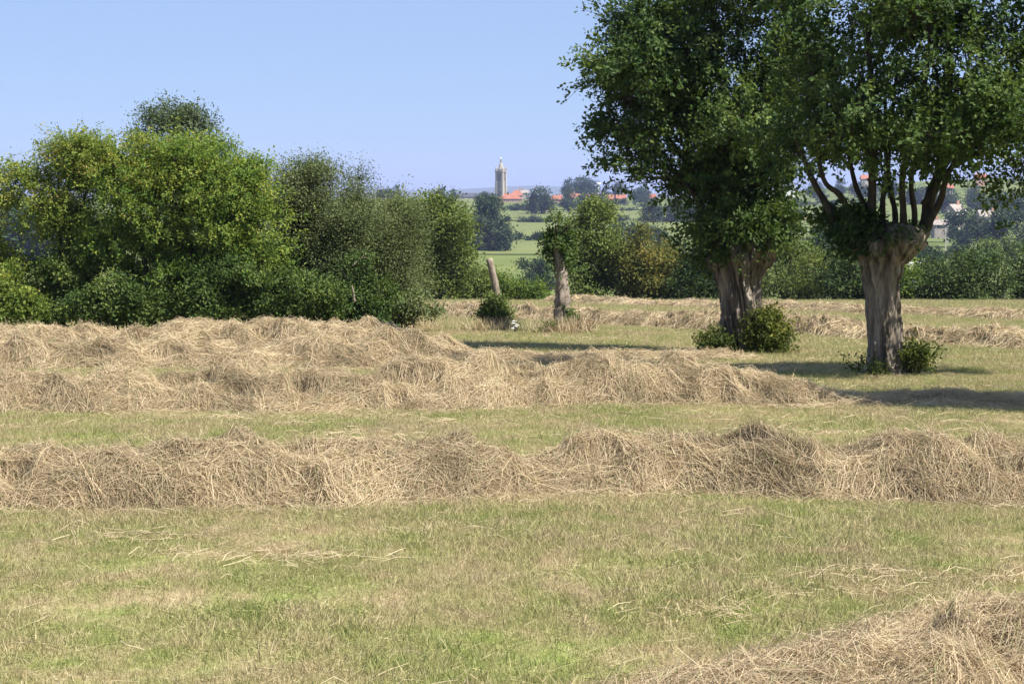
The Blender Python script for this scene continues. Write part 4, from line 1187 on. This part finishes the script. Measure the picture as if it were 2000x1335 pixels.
# third row
windrow("third hay row from the left edge towards the broad pollard", [(-11, 28.6), (-6, 29.6), (-2, 30.4), (1, 31.6), (3.6, 33.0)], 1.05, .46, 60000, 703,
        env=lambda f: (.95 + .2 * np.sin(f * 11)) * (1 - .72 * sstep(.62, .72, f)), L=(.12, .4), wid=.0026)
# fourth row at the foot of the hedge
windrow("fourth hay row lying along the foot of the hedge", [(-13.5, 36.2), (-8, 36.8), (-3.5, 37.2), (-1.0, 37.6)], 1.5, .44, 46000, 704,
        env=lambda f: (.95 + .15 * np.sin(f * 10)) * (1 - .9 * sstep(.86, 1.0, f)), L=(.14, .42), wid=.0034)
# row running diagonally behind the pollards
windrow("long diagonal hay row passing behind the pollard trunks", [(13.5, 31), (9.2, 36.5), (5.6, 44.5), (1.5, 52), (-3.2, 61)], .80, .36, 44000, 705,
        env=lambda f: .95 + .12 * np.sin(f * 17), L=(.16, .45), wid=.0042)
# farthest row under the field-edge trees
windrow("farthest hay row, thin line below the field edge trees", [(18, 50), (13.5, 55), (9, 63), (4, 72), (2.0, 79)], .9, .28, 22000, 706,
        env=lambda f: .9 + .15 * np.sin(f * 15), L=(.2, .5), wid=.0055)
# corner of a row right in front of the camera
windrow("hay heap filling the bottom right corner of the picture", [(.05, 6.2), (.7, 6.6), (1.5, 7.15), (2.4, 7.6), (3.2, 7.9)], .70, .27, 42000, 707,
        env=lambda f: .3 + .8 * sstep(.0, .6, f), L=(.08, .32), wid=.0010)


# ------------------------------------------------------------------ mown grass
def grass_protos():
    c = bpy.data.collections.new("grass_tiles")
    for k in range(8):
        rng = np.random.default_rng(900 + k)
        n = 620
        r = .36 * np.sqrt(rng.random(n)); th = rng.random(n) * 2 * math.pi
        C = np.stack([r * np.cos(th), r * np.sin(th), np.full(n, -.008)], -1)
        h = rng.uniform(.012, .034, n) * (1 + .6 * (rng.random(n) < .07))
        lie = rng.random(n) < .45
        lean = np.where(lie, 1.6, .55)[:, None] * rng.normal(0, 1, (n, 2)) * h[:, None]
        top = C + np.concatenate([lean, np.where(lie, h * .35, h)[:, None]], 1) + np.array([0, 0, .008])
        sd = unit(np.cross(top - C, rng.normal(0, 1, (n, 3)))) * rng.uniform(.0012, .0024, n)[:, None]
        V = np.stack([C - sd, C + sd, top + sd * .25, top - sd * .25], 1).reshape(-1, 3)
        T = np.clip(rng.normal(.55, .22, n) + np.where(lie, .16, -.04), 0, 1)
        me = quad_mesh("grass_tile", V, np.arange(n * 4).reshape(-1, 4), np.repeat(T, 4))
        me.materials.append(M['grass'])
        o = bpy.data.objects.new("grass_tile", me)
        c.objects.link(o)
    return c


def scatter(name, pts, rot, scl, coll, label, cat):
    me = bpy.data.meshes.new(name)
    me.vertices.add(len(pts)); me.vertices.foreach_set("co", np.asarray(pts, np.float32).ravel())
    for nm, arr in (("rot", rot), ("scl", scl)):
        at = me.attributes.new(nm, 'FLOAT', 'POINT'); at.data.foreach_set("value", np.asarray(arr, np.float32))
    me.update()
    o = link(name, me)
    ng = bpy.data.node_groups.new(name + "_nodes", 'GeometryNodeTree')
    ng.interface.new_socket("Geometry", in_out='INPUT', socket_type='NodeSocketGeometry')
    ng.interface.new_socket("Geometry", in_out='OUTPUT', socket_type='NodeSocketGeometry')
    n, l = ng.nodes, ng.links
    gi, go = n.new("NodeGroupInput"), n.new("NodeGroupOutput")
    ci = n.new("GeometryNodeCollectionInfo"); ci.inputs[0].default_value = coll; ci.inputs[1].default_value = True; ci.inputs[2].default_value = True
    iop = n.new("GeometryNodeInstanceOnPoints"); iop.inputs["Pick Instance"].default_value = True
    na = n.new("GeometryNodeInputNamedAttribute"); na.data_type = 'FLOAT'; na.inputs[0].default_value = "rot"
    ns_ = n.new("GeometryNodeInputNamedAttribute"); ns_.data_type = 'FLOAT'; ns_.inputs[0].default_value = "scl"
    cx = n.new("ShaderNodeCombineXYZ")
    l.new(gi.outputs[0], iop.inputs["Points"]); l.new(ci.outputs[0], iop.inputs["Instance"])
    l.new(na.outputs[0], cx.inputs[2]); l.new(cx.outputs[0], iop.inputs["Rotation"]); l.new(ns_.outputs[0], iop.inputs["Scale"])
    l.new(iop.outputs[0], go.inputs[0])
    md = o.modifiers.new("scatter", 'NODES'); md.node_group = ng
    tag(o, label, cat, kind="stuff")
    return o


def wedge(d0, d1, n, rng, margin=1.6):
    d = np.sqrt(rng.uniform(d0 * d0, d1 * d1, n))
    half = d * .255 + margin
    x = rng.uniform(-1, 1, n) * half
    return x, d


rng = np.random.default_rng(77)
px_, py_, sc_ = [], [], []
for d0, d1, n, s0 in ((4.5, 14, 1900, 1.0), (14, 30, 4200, 1.12), (30, 55, 5200, 1.5), (55, 88, 4200, 2.2)):
    x, d = wedge(d0, d1, n, rng)
    px_.append(x); py_.append(d); sc_.append(s0 * rng.uniform(.8, 1.25, n))
x = np.concatenate(px_); d = np.concatenate(py_); sc = np.concatenate(sc_)
tall = fbm(x * 1.3, d * .9, 55, 3)
sc = sc * (.85 + .5 * sstep(.45, .72, tall))
pts = np.stack([x, d, gz(x, d)], -1)
scatter("mown_grass", pts, rng.uniform(0, 6.28, len(x)), sc, grass_protos(), "short mown meadow grass between the hay rows", "grass")

# loose stalks left lying on the mown ground
n = 26000
x, d = wedge(5, 45, n, rng)
kp = fbm(x * .7, d * .7, 91, 3) + rng.normal(0, .12, n) > .47
x, d = x[kp], d[kp]; n = len(x)
cxm, cdm = wedge(5.5, 34, 90, rng)
mi = rng.integers(0, 90, 9000)
x = np.concatenate([x, cxm[mi] + rng.normal(0, .22, 9000)]); d = np.concatenate([d, cdm[mi] + rng.normal(0, .13, 9000)]); n = len(x)
an = rng.uniform(0, math.pi, n); ln = rng.uniform(.05, .22, n) * .5
p0 = np.stack([x - np.cos(an) * ln, d - np.sin(an) * ln], -1); p1 = np.stack([x, d], -1) + rng.normal(0, .012, (n, 2)); p2 = np.stack([x + np.cos(an) * ln, d + np.sin(an) * ln], -1)
def lay(p, lift): return np.concatenate([p, (gz(p[:, 0], p[:, 1]) + lift)[:, None]], 1)
p0, p1, p2 = lay(p0, rng.uniform(.01, .035, n)), lay(p1, rng.uniform(.02, .05, n)), lay(p2, rng.uniform(.01, .05, n))
sd = unit(np.cross(p2 - p0, rng.normal(0, 1, (n, 3)) + np.array([0, 0, 1.]))) * (.0008 + .00008 * d)[:, None]
Vs = np.stack([p0 - sd, p0 + sd, p1 + sd, p1 - sd, p2 + sd * .6, p2 - sd * .6], 1).reshape(-1, 3)
q = np.arange(n)[:, None] * 6
F = np.concatenate([q + np.array([[0, 1, 2, 3]]), q + np.array([[3, 2, 4, 5]])])
tag(link("loose_hay", quad_mesh("loose_hay", Vs, F, np.repeat(np.clip(rng.normal(.55, .2, n), 0, .93), 6)), M['hay']), "single dry stalks strewn over the mown grass", "hay", kind="stuff")

# ------------------------------------------------------------------ haze
hz = MB().box(-3350, 3350, -130, 10850, -19.5, 96).mesh("haze")
hm = bpy.data.materials.new("haze_air"); hm.use_nodes = True
n = hm.node_tree.nodes; l = hm.node_tree.links
n.remove(n["Principled BSDF"])
pv = n.new("ShaderNodeVolumePrincipled")
pv.inputs["Color"].default_value = (.50, .58, .98, 1)
pv.inputs["Density"].default_value = 0.00011
pv.inputs["Anisotropy"].default_value = 0.0
l.new(pv.outputs[0], n["Material Output"].inputs["Volume"])
tag(link("haze", hz, hm), kind="stuff")
